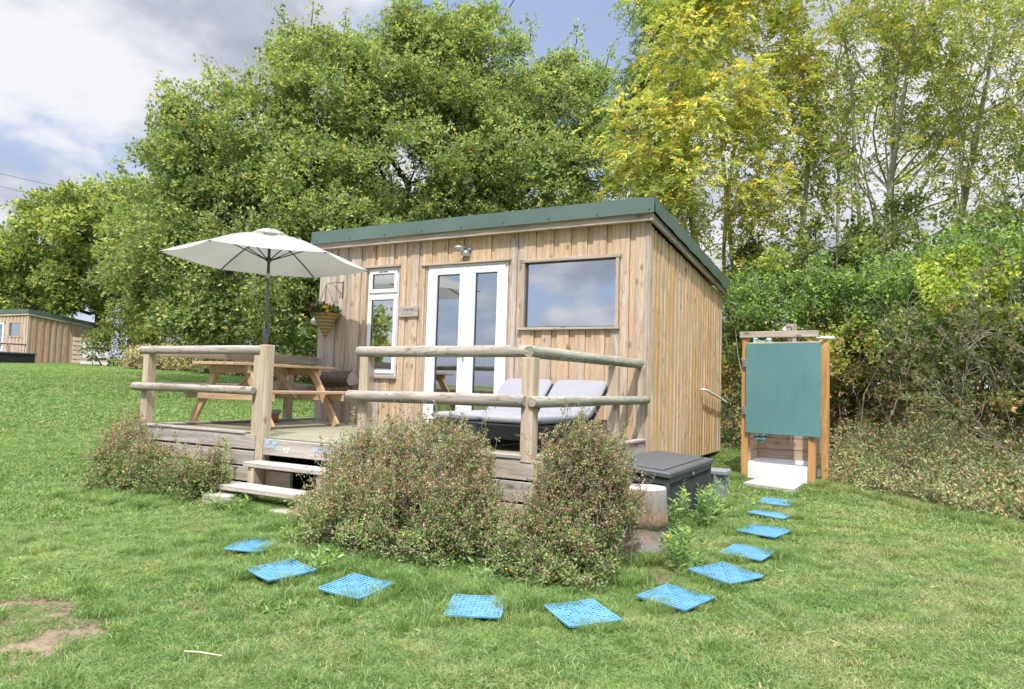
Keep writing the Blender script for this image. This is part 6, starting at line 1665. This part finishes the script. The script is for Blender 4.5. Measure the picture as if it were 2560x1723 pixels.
def thicket():
    TH = [(-27.0, 10.4, 1.7, 0.75), (-25.7, 11.2, 1.6, 0.75), (-23.3, 11.3, 1.6, 0.82), (-21.2, 11.3, 1.6, 0.79), (-19.2, 11.3, 1.8, 0.84), (-17.2, 11.2, 1.9, 0.81), (-15.4, 11.1, 1.9, 0.86), (-14.3, 11.7, 1.8, 0.94), (-28.1, 12.0, 2.8, 1.2), (-25.4, 12.4, 2.4, 1.16), (-22.9, 12.6, 2.6, 1.12), (-19.7, 12.1, 2.7, 1.05), (-17.4, 12.2, 2.7, 1.01), (-13, 12.2, 1.9, 1.1), (-11, 12.8, 1.9, 1.2), (-9, 13.3, 1.9, 1.2), (-7, 13.8, 1.9, 1.2), (-5, 14.2, 1.9, 1.2), (-3, 14.2, 1.8, 1.2)]
    TH += [(-30.5, 14.2, 2.2, .9), (-29.5, 13.6, 3.6, 1.2), (-27.5, 13.4, 4.4, 1.2), (-25, 13.2, 3.9, 1.3), (-22.5, 13.2, 4.1, 1.3), (-20, 13.0, 4.1, 1.3), (-17.5, 13.0, 4.1, 1.3), (-15, 13.0, 3.6, 1.3)]
    TH += [(x, y, .9, .8) for (x, y, _, r) in TH if x > -24]
    rng = np.random.default_rng(64)
    root = thing('thicket', 'dark leafy thicket under the oak along the back of the field', 'thicket', (-18, 12, ground_z(-18, 12)))
    cc, s, sd = clumps(TH, 620, .5, 40, rng, .5, .4, .8, zmin=.5)
    yl = (s[:, 0] < -20) & (s[:, 2] > 1.2) & (rng.random(len(s)) < .8)
    v, f, c = merge([leaves(s[~yl], sd[~yl], 5, .15, .08, [(.085, .132, .040), (.132, .194, .054), (.062, .093, .034)], rng=rng), leaves(s[yl], sd[yl], 5, .14, .07, [(.21, .25, .05), (.28, .30, .07), (.15, .19, .05)], rng=rng)])
    np_mesh('foliage', v, f, c, M['leaf'], root)
    paths = [(bent((q[0], q[1] + .4, ground_z(q[0], q[1])), q, rng, .1, 5), .03, .008) for q in cc[::2]]; limbs_mesh('branches', paths, M['bark_grey'], root, 4)
    SC = [(-22.6, 9.3), (-22.0, 9.4), (-19.5, 9.8), (-17, 10.1), (-15, 10.2), (-12.5, 10.8), (-9, 11.6)]
    n = 2600; line = np.array(SC); t = rng.random(n) * (len(line) - 1.001); a = t.astype(int); fr = (t - a)[:, None]
    xy = line[a] * (1 - fr) + line[a + 1] * fr + rng.normal(size=(n, 2)) * np.array([.3, .45]); z = ground_z_np(xy[:, 0], xy[:, 1])
    h = rng.uniform(.2, .8, n); Pp = []
    for i in range(n): b = np.array([xy[i, 0], xy[i, 1], z[i]]); Pp.append((bent(b, b + np.array([rng.normal() * .12, rng.normal() * .12, h[i]]), rng, .1, 4), .007, .003))
    P3 = np.array([p for p, _, _ in Pp]); k = 6; ii = np.repeat(np.arange(n), k); jj = rng.integers(1, 4, n * k); s = P3[ii, jj] + rng.normal(size=(n * k, 3)) * .07
    v, f, c = leaves(s, unit(rng.normal(size=s.shape) + np.array([0, 0, .8])), 4, .13, .05, [(.372, .372, .155), (.512, .449, .232), (.620, .527, .310), (.232, .279, .093), (.434, .310, .202)], rng=rng)
    root = thing('scrub', 'pale dry scrub and long grass along the far edge of the lawn', 'scrub', (-20, 9.6, ground_z(-20, 9.6))); root['kind'] = 'stuff'
    o1 = np_mesh('foliage', v, f, c, M['shrub_leaf'], root); o2 = limbs_mesh('stems', Pp, M['bark_grey'], root, 3); o1['kind'] = 'stuff'; o2['kind'] = 'stuff'
thicket()

# ------------------------------------------------------------------ the distant cabin
def far_cabin():
    A = Vector((-36.43, 11.93, 0)); zb = 1.0
    Rv = Vector((.876, .4815, 0)); Fv = Vector((-.8715, .490, 0)); Fv = Vector((-Rv.y, Rv.x, 0))
    # view direction at the far cabin
    v = (A - Vector((2.456, -7.594, 0))).normalized(); rt = Vector((v.y, -v.x, 0))
    sdir = (rt * .866 + v * .5).normalized(); fdir = (rt * -.5 + v * .866).normalized()      # along the side wall / along the front wall
    def P(s, f, z): q = A + sdir * s + fdir * f; return (q.x, q.y, z)
    root = thing('wooden_cabin', 'small distant timber cabin at the left edge of the field', 'cabin', P(2, 2, zb))
    Ls, Lf = 4.3, 5.0; rr = random.Random(8)
    ns = -fdir; nf = -sdir
    # side wall
    mb = MB(); s = 0; k = 0
    while s < Ls:
        w = rr.uniform(.14, .2); s1 = min(Ls, s + w); top = zb + 2.42 - .11 * s
        c = A + sdir * ((s + s1) / 2) + ns * (.03 if k % 2 else .0); mb.obox((c.x, c.y, (zb + top) / 2), sdir, ns, (0, 0, 1), (s1 - s) / 2 - .001, .03, (top - zb) / 2, length=2, tint=(rr.random(), max(0, rr.uniform(-.2, .7)), .5, 1)); s = s1; k += 1
    mb.build('side_wall', M['far_clad'], root)
    mb = MB(); f = 0; k = 0
    while f < Lf:
        w = rr.uniform(.13, .18); f1 = min(Lf, f + w); m_ = (f + f1) / 2
        holes = [(zb + 1.32, zb + 2.08)] if .55 < m_ < 1.62 else ([(zb - .1, zb + 2.1)] if 2.0 < m_ < 3.2 else [])
        for z0, z1 in cut(zb, zb + 2.43, holes):
            c = A + fdir * m_ + nf * (.03 if k % 2 else .0); mb.obox((c.x, c.y, (z0 + z1) / 2), fdir, nf, (0, 0, 1), (f1 - f) / 2 - .001, .03, (z1 - z0) / 2, length=2, tint=(rr.random() * .5, rr.uniform(.4, .8), .5, 1))
        f = f1; k += 1
    mb.build('front_wall', M['far_clad'], root)
    def fb(name, f0, f1, z0, z1, d0, d1, mat, parent=root, **kw):
        mb = MB(); c = A + fdir * ((f0 + f1) / 2) + nf * ((d0 + d1) / 2); mb.obox((c.x, c.y, (z0 + z1) / 2), fdir, nf, (0, 0, 1), abs(f1 - f0) / 2, abs(d1 - d0) / 2, abs(z1 - z0) / 2, **kw); return mb.build(name, mat, parent)
    w_ = fb('window', .55, .62, zb + 1.3, zb + 2.1, -.02, .07, M['trim'], length=2)
    fb('frame', 1.56, 1.62, zb + 1.3, zb + 2.1, -.02, .07, M['trim'], w_); fb('frame', .62, 1.56, zb + 2.04, zb + 2.1, -.02, .07, M['trim'], w_); fb('frame', .62, 1.56, zb + 1.3, zb + 1.36, -.02, .07, M['trim'], w_)
    mb = MB(); mb.poly([tuple(A + fdir * a + nf * .01 + Vector((0, 0, z))) for a, z in ((.6, zb + 1.34), (1.58, zb + 1.34), (1.58, zb + 2.06), (.6, zb + 2.06))]); mb.build('pane', M['glass'], w_)
    dr = fb('door', 2.05, 2.2, zb, zb + 2.08, -.02, .05, M['white_pvc']); fb('door_rail', 2.2, 3.1, zb + 1.98, zb + 2.08, -.02, .05, M['white_pvc'], dr); fb('door_rail', 2.55, 2.75, zb, zb + 1.98, -.02, .05, M['white_pvc'], dr)
    mb = MB(); mb.poly([tuple(A + fdir * a + nf * .01 + Vector((0, 0, z))) for a, z in ((2.2, zb), (3.1, zb), (3.1, zb + 1.98), (2.2, zb + 1.98))]); mb.build('pane', M['glass_dark'], dr)
    fb('corner_trim', -.05, .05, zb, zb + 2.42, -.04, .08, M['pallet'], length=2, weather=.3)
    fb('front_fascia', -.1, Lf + .1, zb + 2.43, zb + 2.53, -.02, .12, M['pallet'], length=0, weather=.3)
    mb = MB(); c0 = A + ns * .10 + sdir * -.1 + Vector((0, 0, zb + 2.48)); c1 = A + ns * .10 + sdir * (Ls + .2) + Vector((0, 0, zb + 2.48 - .11 * (Ls + .3))); mb.beam(c0, c1, .03, .10, weather=.3); mb.build('side_fascia', M['pallet'], root)
    mb = MB(); z = zb + 2.74; q = lambda s_, f_, dz=0: tuple(A + sdir * s_ + fdir * f_ + Vector((0, 0, z + dz - .11 * (s_ + .15))))
    s0, s1, f0, f1 = -.15, Ls + .2, -.13, Lf + .15
    mb.poly([q(s0, f0), q(s1, f0), q(s1, f1), q(s0, f1)]); mb.poly([q(s0, f0, -.2), q(s1, f0, -.2), q(s1, f0), q(s0, f0)]); mb.poly([q(s0, f1, -.2), q(s0, f0, -.2), q(s0, f0), q(s0, f1)]); mb.build('roof', M['roof'], root)
    mb = MB(); c = A + sdir * Ls + fdir * 2.5; mb.obox((c.x, c.y, zb + .95), fdir, sdir, (0, 0, 1), 2.5, .03, .95); mb.build('back_wall', M['far_clad'], root)
    mb = MB(); c = A + sdir * .35 + fdir * .5; mb.obox((c.x, c.y, zb - .14), sdir, fdir, (0, 0, 1), .3, .25, .14); mb.build('footing', M['concrete'], root)
    # its deck with rails
    dk = thing('wooden_deck', 'deck with two log rails in front of the distant cabin', 'deck', P(-1, 2, zb))
    mb = MB(); c = A + nf * 1.3 + fdir * 2.5; mb.obox((c.x, c.y, zb - .05), fdir, nf, (0, 0, 1), 2.5, 1.25, .05); mb.build('floor', M['skirt'], dk)
    for z in (.92, .48):
        mb = MB(); mb.log(A + nf * .05 + fdir * .02 + Vector((0, 0, zb + z)), A + nf * 2.5 + fdir * .02 + Vector((0, 0, zb + z)), .05, 10, rings=4); mb.build('handrail', M['log'], dk)
        mb = MB(); mb.log(A + nf * 2.5 + fdir * .02 + Vector((0, 0, zb + z)), A + nf * 2.5 + fdir * 3.2 + Vector((0, 0, zb + z)), .05, 10, rings=4); mb.build('handrail', M['log'], dk)
    for dd in (.9, 2.5):
        mb = MB(); c = A + nf * dd + fdir * .02; mb.obox((c.x, c.y, zb + .4), fdir, nf, (0, 0, 1), .05, .05, .5, length=2); mb.build('post', M['post'], dk)
    lg = thing('sun_lounger', 'grey sun lounger with raised back on the deck of the distant cabin', 'sun lounger', P(-1.4, .9, zb))
    c = A + nf * 1.5 + fdir * .9
    mb = MB(); mb.obox((c.x, c.y, zb + .22), fdir, nf, (0, 0, 1), .45, .75, .09); mb.build('base', M['black'], lg)
    mb = MB(); mb.obox((c.x + .0, c.y, zb + .35), fdir, nf, (0, 0, 1), .43, .7, .04); mb.build('cushion', M['cushion'], lg)
    mb = MB(); c2 = c - nf * .35; d_ = (nf * -.6 + Vector((0, 0, .8))).normalized(); mb.obox((c2.x, c2.y, zb + .62), fdir, d_, fdir.cross(d_), .43, .33, .04); mb.build('back_cushion', M['cushion'], lg)
    bxx = thing('storage_box', 'black storage box outside the corner of the distant cabin', 'storage box', P(-.9, -.5, zb - .2))
    c = A + nf * 1.4 + fdir * -.55; zg = ground_z(c.x, c.y)
    mb = MB(); mb.obox((c.x, c.y, zg + .24), nf, fdir, (0, 0, 1), 1.3, .32, .24, ch=.02); mb.build('body', M['black'], bxx)
    mb = MB(); mb.obox((c.x, c.y, zg + .52), nf, fdir, (0, 0, 1), 1.35, .36, .04, ch=.02); mb.build('lid', M['box'], bxx)
    mb = MB(); c = A + sdir * (Ls + .9) + fdir * .3; mb.tube([(c.x, c.y, zb - .2), (c.x, c.y, zb + 2.0)], .05, 6)
    # pallet screens to the right of it
    v2 = (Vector((-34, 13.2, 0)) - Vector((2.456, -7.594, 0))).normalized(); r2 = Vector((v2.y, -v2.x, 0))
    def screen(label, c, hw, z0, z1, kind, turn):
        ca, sa = math.cos(turn), math.sin(turn); ax = (r2 * ca + v2 * sa); nr = Vector((ax.y, -ax.x, 0)); c = Vector((c[0], c[1], 0))
        t = thing('pallet_screen', label, 'screen', (c.x, c.y, z0), 'pallet screens beside the distant cabin')
        n = 7 if kind else 3; H = z1 - z0
        for sx in (-1, 1): mb = MB(); p = c + ax * sx * (hw - .03) + nr * -.04; mb.obox((p.x, p.y, (z0 + z1) / 2), ax, nr, (0, 0, 1), .035, .035, H / 2, length=2, weather=.3); mb.build('post', M['pallet'], t)
        for i in range(n):
            mb = MB(); hh = H / n * (.36 if kind else .33); p = c + nr * .012; mb.obox((p.x, p.y, z0 + H * (i + .5) / n), ax, nr, (0, 0, 1), hw, .012, hh, length=0, weather=.35); mb.build('board', M['pallet'] if kind else M['white_paint'], t)
            if not kind: mb = MB(); p = c + nr * -.0; mb.obox((p.x, p.y, z0 + H * (i + 1) / n - .05), ax, nr, (0, 0, 1), hw, .02, .06, length=0, weather=.5); mb.build('frame', M['shower_wood'], t)
    screen('slatted pallet screen against the side wall of the distant cabin', (-33.35, 12.85), .37, .78, 2.35, True, .0)
    screen('white panelled wooden screen right of the slatted pallet screen', (-32.35, 12.95), .58, .72, 2.25, False, .1)
far_cabin()

for lab, p, q in (('thin overhead power cable, the upper of two, crossing the sky at left', (-47.9, 15.3, 13.7), (-43.5, 17.8, 12.8)), ('thin overhead power cable, the lower of two, crossing the sky at left', (-47.9, 15.4, 12.9), (-44.7, 17.2, 12.2))):
    p, q = Vector(p), Vector(q); d = (q - p).normalized(); a, b = p - d * 9, q + d * 9
    pts = [a + (b - a) * (i / 20) + Vector((0, 0, -.8 * math.sin(math.pi * i / 20) + .8)) - Vector((0, 0, .6)) for i in range(21)]
    mb = MB(); mb.tube(pts, .016, 5); o = mb.build('power_cable', M['wire'], origin=tuple(p)); tag(o, lab, 'cable')

# the tree that is reflected in the narrow window, on the camera side of the field
tree('bushy tree standing on the near side of the field, mirrored in the cabin windows', (-25.5, -24.0, ground_z(-25, -24)), (-25.5, -24, 2.5), [(-25.5, -24, 3.4, 1.8), (-26.5, -24.5, 2.8, 1.4), (-24.6, -23.6, 2.6, 1.3), (-25.6, -23.8, 4.7, 1.1)], 110, .6, 26,
     dict(k=4, L=.3, W=.16, palette=OAK_P), M['bark_oak'], .3, name='field_tree', seed=71)
